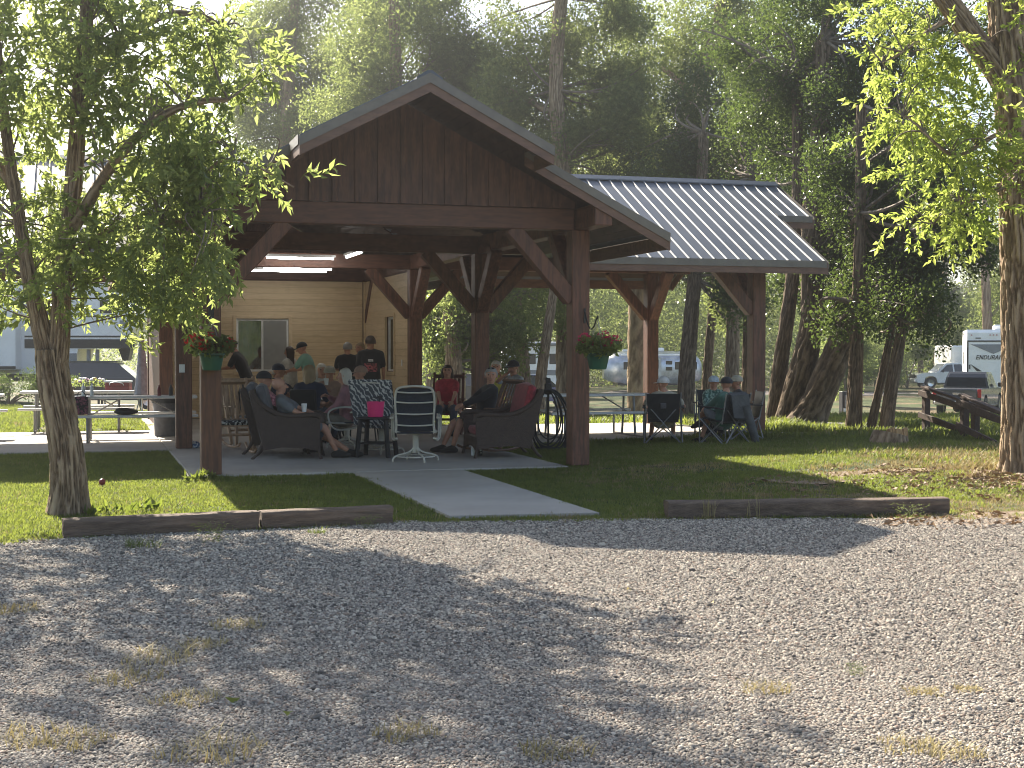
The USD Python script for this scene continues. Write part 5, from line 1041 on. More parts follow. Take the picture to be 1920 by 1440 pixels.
def camp_chair(label, px, d, h, jacket=False):
    b = spot(px, d); t = T('camp_chair', label, 'folding chair', (b[0], b[1], SLAB_Z), facing(h)); w = .27; r = .011
    t.part('seat', MB().hull([(sx * .25, y, z + e) for sx in (-1, 1) for y, z in ((.26, .44), (-.22, .37)) for e in (0, .015)]), 'black_plastic')
    t.part('back', MB().hull([(sx * x, y + e, z) for sx in (-1, 1) for x, y, z in ((.25, -.24, .40), (.275, -.32, .84)) for e in (0, .018)]), 'black_plastic')
    t.part('back_pocket', box((0, -.305, .64), (.09, .016, .09), rot('x', .2)), 'cushion_grey')
    for s in (-1, 1):
        t.part('back_post', tube([(s * .28, -.22, .36), (s * .285, -.325, .86)], r, 7), 'steel'); t.part('arm_post', tube([(s * .30, .26, .02), (s * .31, .26, .62)], r, 7), 'steel')
        t.part('rear_cross', tube([(s * .31, -.30, .0), (-s * .27, -.26, .66)], r, 7), 'steel'); t.part('front_cross', tube([(s * .30, .27, 0), (-s * .26, .25, .44)], r, 7), 'steel'); t.part('side_cross', tube([(s * .305, .28, .02), (s * .285, -.24, .42)], r, 7), 'steel'); t.part('side_cross', tube([(s * .315, -.30, .02), (s * .295, .26, .44)], r, 7), 'steel')
        t.part('arm', box((s * .31, .0, .625), (.07, .56, .02), rot('x', .06), .008), 'black_plastic'); t.part('foot', box((s * .31, -.30, .012), (.05, .05, .024)), 'black_plastic')
    return t
camp_chair('black folding camp chair seen from behind, under the white cap', 1244, 23.5, 84)
camp_chair('folding camp chair with a grey jacket over it, under the man in green', 1358, 23.1, 128)
camp_chair('folding camp chair under the person in the light blue cap', 1336, 25.0, 262)
camp_chair('folding camp chair under the man in the tan cap, close to the outer post', 1392, 24.4, 185)
M('jacket_grey', (.075, .080, .082), (.045, .048, .05), .85, 7)
c = spot(1382, 22.85); t = T('jacket', 'grey jacket hanging over the back of a camp chair beside the post', 'jacket', (c[0], c[1], .0), facing(112))
t.part('body', MB().hull([(-.17, 0, .90), (.15, 0, .92), (-.16, -.10, .86), (.16, -.10, .87), (-.12, -.12, .50), (.20, -.13, .48), (.02, -.06, .45), (.16, 0, .55)]), 'jacket_grey', smooth=50); t.part('sleeve', tube(curve([(.10, -.08, .70), (.17, -.13, .42), (.26, -.14, .14), (.30, -.10, .06)], 5), np.linspace(.085, .06, 16), 9), 'jacket_grey', smooth=50)
# ------------------------------------------------------------------ people
M('skin', (.50, .27, .18), (.42, .21, .14), .5, 9, spec=.4); M('skin_tan', (.40, .20, .125), (.33, .16, .10), .5, 9, spec=.4)
def cloth(n, a, b=None, **k): M('cloth_' + n, a, b, .88, k.pop('scale', 9), sheen=.15, bump=.15, bscale=40, **k)
cloth('grey', (.15, .16, .17)); cloth('black', (.014, .014, .017)); cloth('navy', (.020, .026, .052)); cloth('white', (.62, .60, .56)); cloth('mint', (.20, .40, .32), (.16, .33, .27)); cloth('red', (.42, .025, .045)); cloth('yellow', (.62, .55, .10), (.45, .40, .08))
cloth('mauve', (.36, .17, .18)); cloth('tan', (.38, .24, .17), (.30, .19, .14)); cloth('palegrey', (.34, .36, .38)); cloth('green', (.055, .13, .095), (.04, .10, .075)); cloth('khaki', (.24, .21, .16)); cloth('denim', (.05, .065, .095)); cloth('beige', (.42, .38, .29))
cloth('pinkplaid', (.55, .22, .24), (.22, .06, .08), scale=26, lo=.46, hi=.54); cloth('plaid', (.38, .32, .32), (.12, .10, .13), scale=26, lo=.46, hi=.54); cloth('greenprint', (.24, .36, .30), (.04, .10, .08), scale=22, lo=.46, hi=.54); cloth('lightblue', (.48, .55, .60)); cloth('shoe', (.030, .026, .024)); cloth('shoewhite', (.5, .5, .5))
M('hair_grey', (.34, .33, .31), (.20, .19, .18), .6, 40, (8, 8, 1)); M('hair_white', (.62, .58, .50), (.45, .42, .36), .6, 40, (8, 8, 1)); M('hair_brown', (.045, .026, .016), (.025, .015, .010), .5, 40, (8, 8, 1)); M('hair_blond', (.36, .26, .14), (.24, .16, .08), .55, 40, (8, 8, 1)); M('eye', (.02, .015, .012), rough=.2); M('lip', (.30, .10, .08), rough=.5)
SPH = ICO[1][0]; SPH2 = ICO[2][0]
def hb(a, ra, b, rb): return m3.Manifold.hull_points(np.vstack([np.asarray(a) + SPH * ra, np.asarray(b) + SPH * rb]))
def hs(items, S=SPH): return m3.Manifold.hull_points(np.vstack([np.asarray(p) + S * np.asarray(r) for p, r in items]))
def fused(ms, edge=.03, it=6):
    m = m3.Manifold.batch_boolean(ms, m3.OpType.Add)
    if edge: m = m.refine_to_length(edge)
    k = m.to_mesh(); t = trimesh.Trimesh(k.vert_properties[:, :3], k.tri_verts, process=True)
    if it: trimesh.smoothing.filter_taubin(t, lamb=.5, nu=-.52, iterations=it)
    return t
def ik(a, b, l1, l2, hint):
    """The joint between a and b; b is pulled in when out of reach."""
    a, b = np.asarray(a, float), np.asarray(b, float); d = b - a; L_ = np.linalg.norm(d); m = min(L_, (l1 + l2) * .995); b = a + d / L_ * m; d = unit(d)
    x = (l1 ** 2 - l2 ** 2 + m ** 2) / (2 * m); y = math.sqrt(max(l1 ** 2 - x ** 2, 0)); h = np.asarray(hint, float); h = unit(h - d * (h @ d)); return a + d * x + h * y, b
def hand(w, d, pal, s, curl=.6):
    """A palm, four fingers of different lengths and a thumb from wrist w along d; pal is the palm's normal."""
    d = unit(d); pal = unit(pal - d * (np.asarray(pal) @ d)); sd = np.cross(d, pal) * s; out = []; S0 = ICO[0][0]
    k = w + d * .085
    out.append(m3.Manifold.hull_points(np.vstack([w + S0 * .022, w + sd * .015 + d * .02 + S0 * .018, k + sd * .032 + S0 * .013, k - sd * .032 + S0 * .013, w - sd * .02 + d * .03 + S0 * .017])))
    for i, L_ in enumerate((.070, .080, .075, .058)):
        b = k + sd * (.030 - .020 * i); c, sn = math.cos(curl), math.sin(curl); m = b + (d * c + pal * sn) * L_ * .55; c2, s2 = math.cos(curl * 2), math.sin(curl * 2); e = m + (d * c2 + pal * s2) * L_ * .45
        for p, q, r0, r1 in ((b, m, .0095, .0085), (m, e, .0085, .0072)): out.append(m3.Manifold.hull_points(np.vstack([p + S0 * r0, q + S0 * r1])))
    b = w + d * .03 + sd * .022; m = b + (d * .6 + sd * .75 + pal * .25) * .035; e = m + (d * .85 + sd * .2 + pal * .4) * .030
    for p, q, r0, r1 in ((b, m, .013, .011), (m, e, .011, .0085)): out.append(m3.Manifold.hull_points(np.vstack([p + S0 * r0, q + S0 * r1])))
    return out
def person(label, px, d, h, seat=None, lean=0., head=(0, 0), hands=('lap', 'lap'), feet=None, shirt='black', sleeve='short', pants='denim', long_=True, skin='skin', hair='hair_grey', style='short', cap=None, s=1., shoes='shoe', glasses=False, twist=0., brim=.11, extra=None, female=False, face=True, base=None, side=0.):
    b = spot(px, d); z0 = SLAB_Z if base is None else base; t = T('person', label, 'person', (b[0], b[1], z0), facing(h)); sit = seat is not None
    hz_ = (seat + .085) if sit else .93 * s; H = np.array([0., 0., hz_]); up = np.array([math.sin(side), math.sin(lean), math.cos(lean) * math.cos(side)]); R = rot('z', twist) ; X = R @ np.array([1., 0, 0]); sw = (.165 if female else .185) * s
    wst, ch, sh, nk = H + up * .16 * s, H + up * .32 * s, H + up * .475 * s, H + up * .55 * s
    hr = rot('z', head[0]) @ rot('x', head[1]); hc = nk + up * .03 * s + hr @ np.array([0, .025, .105]) * s
    def hp(x, y, z): return hc + hr @ np.array([x, y, z]) * s
    # limbs
    tg = []
    for k, sd in enumerate((1, -1)):
        g = hands[k]; S_ = sh + X * sd * sw
        if isinstance(g, str):
            g = {'lap': H + np.array([sd * .10, .34, .10]), 'down': S_ + np.array([sd * .07, .04, -.55 * s]), 'chest': ch + np.array([sd * .08, .26, -.06]), 'arm': H + np.array([sd * .31, .26, .20]), 'chin': hc + hr @ np.array([sd * .03, .12, -.09]), 'hold': ch + np.array([sd * .10, .30, .05]), 'front': ch + np.array([sd * .12, .40, -.12]), 'clasp': H + np.array([sd * .03, .42, .16])}[g]
        e, w = ik(S_, g, .285 * s, .255 * s, (sd * .8, -.5, -.5)); tg.append((S_, e, w))
    lg = []
    for k, sd in enumerate((1, -1)):
        hip = H + np.array([sd * .095 * s, 0, -.03]); f = None if feet is None else feet[k]
        if f is None: f = np.array([sd * .12, .50, .085]) if sit else np.array([sd * .10, .0, .085])
        kn, an = ik(hip, np.asarray(f, float), .43 * s, .42 * s, (sd * .12, .6, .75) if sit else (sd * .1, 1, 0)); lg.append((hip, kn, an))
    fem = .9 if female else 1.
    body = [hs([(H + np.array([x * .085, 0, 0]), .105 * s) for x in (-1, 1)] + [(wst + X * x * .065, .095 * s * fem) for x in (-1, 1)]), hs([(wst + X * x * .065, .095 * s * fem) for x in (-1, 1)] + [(ch + X * x * .085, .108 * s * fem) for x in (-1, 1)]), hs([(ch + X * x * .085, .105 * s * fem) for x in (-1, 1)] + [(sh + X * x * (sw - .03), .055 * s) for x in (-1, 1)] + [(nk - up * .03, .06 * s)]), hb(nk - up * .05, .062 * s, hp(0, -.015, -.05), .055 * s)]
    for (S_, e, w) in tg: body += [hb(S_, .052 * s * fem, e, .040 * s), hb(e, .040 * s, w, .027 * s)]
    for (hip, kn, an) in lg: body += [hb(hip, .088 * s, kn, .058 * s), hb(kn, .056 * s, kn + (an - kn) * .35 - unit(np.cross(np.cross(an - kn, (0, 1, 0)), an - kn) + 1e-9) * .0, .054 * s), hb(kn + (an - kn) * .35, .054 * s, an, .036 * s)]
    bd = fused(body, .035, 7); hd = [hs([(hp(0, -.015, .035), .093 * s), (hp(0, .01, .02), .086 * s), (hp(0, .035, -.02), (.062 * s))], SPH2), hs([(hp(0, .03, -.02), .064 * s), (hp(0, .048, -.085), .030 * s), (hp(.03, .01, -.07), .036 * s), (hp(-.03, .01, -.07), .036 * s)], SPH2),
        m3.Manifold.hull_points(np.vstack([hp(0, .088, .02) + SPH * .008, hp(0, .118, -.028) + SPH * .013, hp(.016, .096, -.034) + SPH * .007, hp(-.016, .096, -.034) + SPH * .007]))]
    for sd in (1, -1): hd.append(m3.Manifold.hull_points(np.vstack([hp(sd * .088, -.005, .015) + SPH * .013, hp(sd * .092, -.012, -.02) + SPH * .012, hp(sd * .078, .0, .0) + SPH * .012])))
    hd = [fused([hd[0], hd[1]], .02, 4)] + hd[2:]
    M0 = lambda tm: m3.Manifold(m3.Mesh(np.asarray(tm.vertices, np.float32), np.asarray(tm.faces, np.uint32)))
    parts_ = [M0(bd), M0(hd[0])] + hd[1:]
    for (S_, e, w), sd in zip(tg, (1, -1)): parts_ += hand(w, unit(w - e) + np.array([0, .15, -.1]), np.array([-sd * .5, 0.1, -.8]), sd)
    m = m3.Manifold.batch_boolean(parts_, m3.OpType.Add).to_mesh(); t.part('body', (m.vert_properties[:, :3], m.tri_verts), skin, smooth=60)
    # clothes
    c = .016; top = [hs([(H + np.array([x * .085, 0, -.01]), .108 * s + c) for x in (-1, 1)] + [(wst + X * x * .065, .099 * s * fem + c) for x in (-1, 1)]), hs([(wst + X * x * .065, .099 * s * fem + c) for x in (-1, 1)] + [(ch + X * x * .085, .110 * s * fem + c) for x in (-1, 1)]), hs([(ch + X * x * .085, .107 * s * fem + c) for x in (-1, 1)] + [(sh + X * x * (sw - .03), .057 * s + c) for x in (-1, 1)] + [(nk - up * .035, .060 * s + c)])]
    for (S_, e, w) in tg:
        if sleeve == 'long': top += [hb(S_, .056 * s * fem + c, e, .044 * s + c), hb(e, .044 * s + c, w - unit(w - e) * .02, .032 * s + c * .7)]
        else: top.append(hb(S_, .058 * s * fem + c, S_ + (e - S_) * .78, .050 * s + c))
    t.part('shirt', fused(top, .04, 5), 'cloth_' + shirt, smooth=70)
    pt = [hs([(H + np.array([x * .088, 0, .0]), .110 * s + .008) for x in (-1, 1)] + [(H + up * .07, .10 * s)])]
    for (hip, kn, an) in lg:
        pt.append(hb(hip, .092 * s + .012, kn + (hip - kn) * (0 if long_ else .12), .062 * s + .016))
        if long_: pt.append(hb(kn, .060 * s + .014, an + unit(kn - an) * .03, .042 * s + .016))
    t.part('trousers' if long_ else 'shorts', fused(pt, .045, 4), 'cloth_' + pants, smooth=70)
    for (hip, kn, an) in lg:
        fd = unit([an[0] - hip[0], max(an[1] - hip[1], .02) if sit else .3, 0]) * .6 + np.array([0, .5, 0]); fd = unit(fd); flat = an[2] < .2; dz = np.array([0, 0, -.045])
        toe = an + fd * .17 + dz - (np.array([0, 0, .0]) if flat else np.array([0, 0, .05]))
        t.part('shoe', hs([(an - fd * .05 + dz, (.038, .038, .036)), (an + (0, 0, -.005), .042), (an + fd * .08 + dz, (.046, .046, .036)), (toe, (.040, .040, .030))]), 'cloth_' + shoes, smooth=60)
    # hair, cap, face
    if style != 'bald':
        q = SPH2 if False else ICO[3][0]; lim = {'short': -.02, 'long': -.10, 'bob': -.075, 'fringe': -.02}[style]; P = q * (np.array([.100, .108, .112]) if not cap else np.array([.094, .104, .100])) + (0, -.018 if not cap else -.022, .028 if not cap else .015)
        P = P[(P[:, 2] > np.where(P[:, 1] > .02, .062 - .2 * (P[:, 1] < .05) * 0, lim))]; pts = [hc + hr @ p * s for p in P]; hm = [m3.Manifold.hull_points(np.array(pts))]
        if style in ('bob', 'long'):
            dn = -.12 if style == 'bob' else -.26; hm += [hs([(hp(sd * .062, -.03, .02), .05 * s), (hp(sd * .075, -.03, dn * .6), .042 * s), (hp(sd * .05, -.07, dn), .035 * s)]) for sd in (1, -1)] + [hs([(hp(0, -.06, .0), .07 * s), (hp(0, -.075, dn), .055 * s)])]
        cut = m3.Manifold.hull_points(np.array([hp(x, y, z) for x in (-.075, .075) for y in (.03, .2) for z in (-.2, .06)])) if not cap else m3.Manifold.hull_points(np.array([hp(x, y, z) for x in (-.2, .2) for y, z in ((-.02, .2), (-.02, .0), (.015, -.2), (.3, -.2), (.3, .2), (-.2, .07), (-.2, .2))]))
        hm = m3.Manifold.batch_boolean(hm, m3.OpType.Add) - cut; k = hm.refine_to_length(.022).to_mesh(); hv = np.array(k.vert_properties[:, :3], float); hd_ = hv - hc; hd_ /= np.linalg.norm(hd_, axis=1, keepdims=True); hv = hv + hd_ * (.022 * (meshkit.fbm(hv * [26, 26, 14] + px, 3) - .45))[:, None]; t.part('hair', (hv, k.tri_verts), hair, smooth=60)
    if cap:
        P = ICO[3][0] * np.array([.108, .118, .105]) + (0, -.012, .038); P = P[P[:, 2] > .028]; cp = [m3.Manifold.hull_points(np.array([hc + hr @ p * s for p in np.vstack([P, P * [1, 1, 0] + (0, 0, .024)])]))]
        a = np.linspace(-1.15, 1.15, 11); br = [(.105 * math.sin(x), .075 + brim * math.cos(x) * .95, .034 - .010 * abs(math.sin(x)) - .016 * math.cos(x)) for x in a] + [(-.10, .03, .034), (.10, .03, .034)]
        cp.append(m3.Manifold.hull_points(np.array([hp(*p) + (0, 0, e) for p in br for e in (0, .008)]))); k = m3.Manifold.batch_boolean(cp, m3.OpType.Add).to_mesh(); t.part('cap', (k.vert_properties[:, :3], k.tri_verts), 'cloth_' + cap, smooth=45)
    if face:
        for sd in (1, -1): t.part('eye', MB().blob(hp(sd * .033, .083, .022), (.011 * s,) * 3, 1), 'eye', smooth=True)
        t.part('mouth', MB().blob(hp(0, .079, -.062), (.024 * s, .012, .007), 1, hr), 'lip', smooth=True)
        for sd in (1, -1): t.part('eyebrow', MB().blob(hp(sd * .034, .090, .042), (.020, .007, .006), 1, hr), hair if style != 'bald' else 'hair_grey', smooth=True)
    if glasses:
        g = MB()
        for sd in (1, -1): g.blob(hp(sd * .036, .102, .018), (.030, .008, .021), 1, hr).tube([hp(sd * .066, .095, .022), hp(sd * .09, .0, .02)], .004, 5)
        g.tube([hp(-.02, .106, .022), hp(.02, .106, .022)], .004, 5); t.part('sunglasses', g, 'black_plastic', smooth=True)
    t.hc, t.hp, t.tg, t.sh, t.ch, t.up = hc, hp, tg, sh, ch, up
    return t
# seated in the wicker chairs and round the patio table
person('bald person in grey T-shirt and shorts, legs crossed, in the nearest wicker chair', 553, 20.5, 5, seat=.31, lean=-.42, head=(0, .12), hands=('arm', (0, .36, .60)), feet=((.10, .60, .085), (-.02, .78, .085)), shirt='grey', pants='grey', long_=False, skin='skin', style='bald', shoes='shoe')
person('person in pink plaid shirt and black cap in the second wicker chair', 516, 21.5, 5, seat=.36, lean=-.32, head=(.1, 0), hands=('lap', 'lap'), shirt='pinkplaid', hair='hair_grey', cap='black')
person('person in a navy cap and dark vest looking to the right', 517, 25.0, 8, seat=.41, lean=.06, head=(0, .02), hands=('lap', 'front'), shirt='navy', hair='hair_grey', cap='navy', skin='skin_tan')
person('broad person in a navy shirt with blond hair, back to the viewer', 577, 23.3, 80, seat=.36, lean=.16, head=(-.3, .1), hands=('front', 'front'), shirt='navy', hair='hair_blond', style='bob', s=1.06, face=False)
person('white-haired person behind the table, left of the cream cap', 602, 26.1, 290, seat=.40, lean=.02, hands=('lap', 'lap'), shirt='white', hair='hair_white', style='bob', female=True)
person('person in a cream cap and tan top holding a white cup', 618, 25.5, 276, seat=.36, lean=.05, hands=('hold', 'lap'), shirt='tan', sleeve='long', hair='hair_grey', cap='beige', skin='skin_tan')
person('pale-haired person in a mauve top sitting in profile towards the left', 650, 22.6, 182, seat=.36, lean=.04, head=(0, .05), hands=('hold', 'lap'), shirt='mauve', sleeve='long', hair='hair_white', style='bob', female=True, pants='khaki')
person('person in a plaid shirt and brown cap behind the pale-haired one', 680, 24.0, 186, seat=.38, lean=.03, hands=('lap', 'lap'), shirt='plaid', sleeve='long', hair='hair_grey', cap='tan')
# standing along the back wall
person('person in black shirt and black cap bending forward before the window', 463, 30.4, 176, lean=.42, head=(.1, -.35), hands=('front', 'front'), shirt='black', pants='black', hair='hair_grey', cap='black', s=1.04)
person('person with long brown hair in a light top facing the window', 545, 30.2, 150, lean=.03, head=(.2, 0), hands=('front', 'front'), shirt='white', sleeve='long', hair='hair_brown', style='long', female=True, s=.93)
person('person in a mint shirt and dark cap looking down to the left', 585, 29.6, 168, lean=.30, head=(.15, -.25), hands=('front', 'front'), shirt='mint', hair='hair_grey', cap='black', pants='khaki', s=1.0)
person('short-haired person in a black shirt, back turned, left of the tall one', 652, 29.8, 100, lean=.10, head=(0, 0), hands=('front', 'front'), shirt='black', hair='hair_grey', style='short', pants='khaki', s=.98, face=False)
t = person('tall person in a black T-shirt with a red print on the back', 695, 28.2, 96, lean=.02, head=(0, 0), hands=('down', 'down'), shirt='black', hair='hair_brown', style='short', pants='khaki', s=1.05, face=False, skin='skin_tan')
M('shirt_print', (.42, .10, .11), (.03, .02, .025), .85, 34, lo=.44, hi=.52); M('shirt_print_white', (.55, .54, .52), (.2, .2, .2), .85, 30)
P = np.array([(x, -.128 - .01 * (1 - (x / .13) ** 2) + .0 * z, z) for z in (1.22, 1.30, 1.38) for x in np.linspace(-.12, .12, 7)]); F = [[i * 7 + j, i * 7 + j + 7, i * 7 + j + 8, i * 7 + j + 1] for i in range(2) for j in range(6)]
def back_print(t, z0, z1, hw, mat):
    """Flat print that follows the back of the shirt."""
    sh = UsdGeom.Mesh.Get(stage, t.path + '/shirt'); V = np.array(sh.GetPointsAttr().Get()); rows = []
    for z in np.linspace(z0, z1, 5):
        for x in np.linspace(-hw, hw, 9):
            k = np.argsort(np.hypot(V[:, 0] - x, V[:, 2] - z) + 10 * (V[:, 1] > t.ch[1]))[:4]; rows.append((x, V[k, 1].mean() - .006, z))
    f = np.array([[i * 9 + j, i * 9 + j + 1, i * 9 + j + 10, i * 9 + j + 9] for i in range(4) for j in range(8)]); f = np.vstack([f[:, [0, 1, 2]], f[:, [0, 2, 3]]])
    t.part('print', MB().add(rows, f).add(np.array(rows) + (0, .003, 0), f[:, ::-1]), mat, smooth=True)
back_print(t, 1.12, 1.29, .13, 'shirt_print'); back_print(t, 1.315, 1.37, .05, 'shirt_print_white')
person('reddish-haired person half hidden behind the tall one', 678, 30.6, 230, lean=.05, hands=('front', 'front'), shirt='black', hair='hair_blond', style='short', pants='denim', s=.98)
# right half of the patio
person('person in a red top with dark bobbed hair in the dark red rocker', 838, 26.0, 270, seat=.40, lean=-.30, head=(0, .1), hands=('lap', 'lap'), shirt='red', hair='hair_brown', style='bob', female=True)
t = person('grey-haired person in a black sweater and shorts with papers on the lap', 905, 21.75, 205, seat=.40, lean=-.25, head=(1.1, .02), hands=((-.10, .50, .60), (-.05, .42, .70)), feet=((.10, .62, .085), (-.10, .54, .085)), shirt='black', sleeve='long', pants='khaki', long_=False, hair='hair_grey', style='short', shoes='shoe')
g = MB()
for sd in (1, -1): g.blob(t.hp(sd * .034, .045, .122), (.030, .024, .012), 1)
t.part('sunglasses', g, 'black_plastic', smooth=True, label='dark sunglasses pushed up on the head')
p = spot(880, 21.6); single('papers', MB().box((0, 0, 0), (.30, .22, .012), rot('z', facing(205)) @ rot('x', .35)), 'paper', 'white papers on the lap of the person in the black sweater', 'papers', loc=(p[0], p[1], .735))
t = person('white-haired person in a yellow shirt raising a glass', 930, 26.4, 268, seat=.45, lean=-.02, hands=('chin', 'lap'), shirt='yellow', hair='hair_white', style='short')
w = t.tg[0][2]; L['drink_glass'] = usdkit.material(stage, '/World/Looks/drink_glass', {'p': ('principled_bsdf', {'base_color': (.75, .72, .62), 'roughness': .08, 'transmission_weight': .75, 'ior': 1.4})}, [], surface='p.BSDF')
q = np.array([t.loc[0], t.loc[1], t.loc[2]]) + rot('z', facing(268)) @ (w + np.array([-.02, .06, .03])); single('drinking_glass', MB().lathe([(0, 0), (.034, 0), (.042, .16), (.039, .16), (.032, .012), (0, .012)], n=18), 'drink_glass', 'glass tumbler raised by the white-haired person in yellow', 'glass', smooth=40, loc=tuple(q - (0, 0, .08)))
t = person('person in a grey shirt and black cap leaning on the table end', 969, 25.2, 215, seat=.47, lean=.10, head=(.25, -.05), hands=('chin', 'lap'), shirt='palegrey', hair='hair_brown', cap='black', skin='skin_tan')
# the group under the right wing
person('person in a white cap seen from behind in the black camp chair', 1245, 23.55, 84, seat=.28, lean=-.16, s=.92, head=(1.0, 0), hands=('arm', 'arm'), feet=((.16, .50, .085), (-.22, .50, .085)), shirt='beige', hair='hair_brown', style='short', cap='white', pants='khaki', long_=False)
person('person in a light blue cap and green printed jacket facing the viewer', 1338, 24.95, 262, seat=.28, lean=-.1, s=.90, head=(.1, 0), hands=('lap', 'lap'), feet=((.12, .50, .085), (-.12, .5, .085)), shirt='greenprint', sleeve='long', hair='hair_grey', cap='lightblue', female=True, pants='black')
person('person in a green shirt and dark cap with one leg crossed, back turned', 1357, 23.15, 136, seat=.28, lean=-.12, s=.92, head=(-.5, .02), hands=('lap', 'clasp'), feet=((.05, .48, .085), (.10, .55, .36)), shirt='green', sleeve='long', hair='hair_grey', cap='black', pants='grey', long_=False)
person('person in a tan cap, sunglasses and black shirt beside the outer post', 1388, 24.4, 182, seat=.28, lean=.08, s=.92, head=(0, -.02), hands=('lap', 'lap'), shirt='black', hair='hair_grey', cap='beige', glasses=True, pants='black', skin='skin_tan')
# things in hands
p = spot(612, 25.2); t = T('paper_cup', 'white cup in front of the person in the cream cap', 'cup', (p[0], p[1], SLAB_Z + .93)); t.part('cup', MB().lathe([(0, 0), (.03, 0), (.042, .11), (.039, .11), (.028, .006)], n=16), 'white_paint', smooth=40); t.part('lid', MB().lathe([(0, .112), (.044, .112), (.040, .122), (0, .122)], n=16), 'white_paint')
p = spot(570, 20.35); t = T('paper_cup', 'white paper cup on the arm of the nearest wicker chair', 'cup', (p[0], p[1], SLAB_Z + .665)); t.part('cup', MB().lathe([(0, 0), (.03, 0), (.042, .11), (.039, .11), (.028, .006)], n=16), 'white_paint', smooth=40); t.part('lid', MB().lathe([(0, .112), (.044, .112), (.040, .122), (0, .122)], n=16), 'white_paint')
# ------------------------------------------------------------------ vehicles and the left campsite
M('car_white', (.72, .72, .71), (.68, .68, .67), .28, 2, coat=.6); M('car_dark', (.055, .056, .060), (.045, .046, .05), .28, 2, coat=.7); M('car_blue', (.02, .05, .16), (.015, .04, .13), .3, 2, coat=.6); M('rv_white', (.82, .82, .80), (.76, .76, .74), .4, 2); M('rv_grey', (.22, .23, .24), (.18, .19, .2), .45, 2); M('rv_black', (.015, .015, .017), (.012, .012, .013), .35, 3)
M('dark_glass', (.012, .014, .016), (.010, .011, .013), .08, 3, spec=.8); M('tail_red', (.45, .012, .012), (.35, .01, .01), .25, 6); M('chrome', (.55, .55, .56), (.5, .5, .5), .2, 4, metal=.9); M('silver_skin', (.50, .52, .55), (.42, .44, .47), .28, 2, metal=.75); M('amber', (.6, .2, .02), rough=.3)
def wheel(t, c, r, w, axis_='x'):
    R = rot('y', PI / 2) if axis_ == 'x' else rot('x', PI / 2)
    p = t.part('wheel', MB().lathe([(r * .60, -w / 2), (r * .93, -w / 2), (r, -w * .32), (r, w * .32), (r * .93, w / 2), (r * .60, w / 2), (r * .60, -w / 2)], c, 24, R), 'rubber', smooth=35)
    t.part('rim', MB().lathe([(0, -w * .3), (r * .60, -w * .42), (r * .60, w * .42), (0, w * .3)], c, 20, R), 'chrome', smooth=30, under=p)
def pickup(label, loc, h, paint):
    """Crew-cab pickup; its front is +y."""
    t = T('pickup_truck', label, 'pickup', loc, facing(h)); W = 1.0
    low = [(-2.9, .52), (-2.92, 1.02), (-2.86, 1.16), (-.75, 1.16), (1.25, 1.16), (2.55, 1.10), (2.86, .98), (2.92, .60), (2.80, .42), (2.35, .40), (2.25, .78), (2.0, .90), (1.7, .90), (1.45, .78), (1.35, .40), (-1.25, .40), (-1.35, .78), (-1.6, .90), (-1.9, .90), (-2.15, .78), (-2.25, .46)]
    t.part('body', MB().prism(low, -W, W, 'yzx'), paint)
    cab = [(x * w, y, z) for x in (-1, 1) for y, z, w in ((-.78, 1.16, .97), (1.42, 1.16, .97), (.70, 1.84, .80), (-.45, 1.86, .80), (-.72, 1.62, .86))]
    t.part('cab', MB().hull(cab), paint, smooth=20)
    for s in (-1, 1):
        def q(pts): return MB().hull([(s * (x + e), y, z) for x, y, z in pts for e in (0, .012)])
        t.part('side_window', q([(.945, .20, 1.22), (.945, 1.16, 1.22), (.825, .62, 1.72), (.825, .22, 1.76)]), 'dark_glass'); t.part('side_window', q([(.945, -.62, 1.22), (.945, .10, 1.22), (.825, .12, 1.76), (.825, -.42, 1.76)]), 'dark_glass')
        t.part('mirror', MB().box((s * 1.12, 1.0, 1.28), (.14, .10, .20), ch=.03), 'rv_black'); t.part('tail_light', box((s * .93, -2.90, .98), (.15, .08, .36), ch=.02), 'tail_red'); t.part('headlight', box((s * .80, 2.86, .88), (.36, .12, .16), ch=.03), 'chrome')
        t.part('door_handle', box((s * 1.006, .0, 1.0), (.02, .14, .03)), 'rv_black'); t.part('door_handle', box((s * 1.006, -.62, 1.0), (.02, .14, .03)), 'rv_black'); t.part('sill', box((s * .97, .05, .38), (.10, 2.2, .08)), 'rv_black')
        for y in (1.85, -1.75): wheel(t, (s * .87, y, .40), .40, .27)
    t.part('windscreen', MB().hull([(x * w, y + e, z + e) for x in (-1, 1) for y, z, w in ((1.34, 1.22, .86), (.76, 1.78, .74)) for e in (0, .02)]), 'dark_glass')
    t.part('rear_window', MB().hull([(x * w, y - e, z) for x in (-1, 1) for y, z, w in ((-.775, 1.24, .84), (-.715, 1.62, .78), (-.53, 1.78, .74)) for e in (0, .02)]), 'dark_glass')
    t.part('tailgate', box((0, -2.915, .92), (1.62, .05, .44), ch=.02), paint); t.part('gate_emblem', box((0, -2.945, .96), (.34, .012, .10)), 'chrome'); t.part('bumper', box((0, -2.98, .56), (1.86, .16, .20), ch=.04), 'chrome'); t.part('front_bumper', box((0, 2.93, .58), (1.9, .16, .24), ch=.05), paint); t.part('grille', box((0, 2.88, .88), (1.2, .10, .26), ch=.02), 'rv_black')
    t.part('license_plate', box((0, -3.065, .58), (.30, .01, .15)), 'white_paint'); t.part('bed_liner', box((0, -1.85, 1.155), (1.70, 2.0, .03)), 'rv_black')
    return t
def gz(px, d): b = spot(px, d); return (b[0], b[1], float(terrain(*b)))
pickup('white crew-cab pickup parked side-on at the far lane', gz(1784, 104), 182, 'car_white')
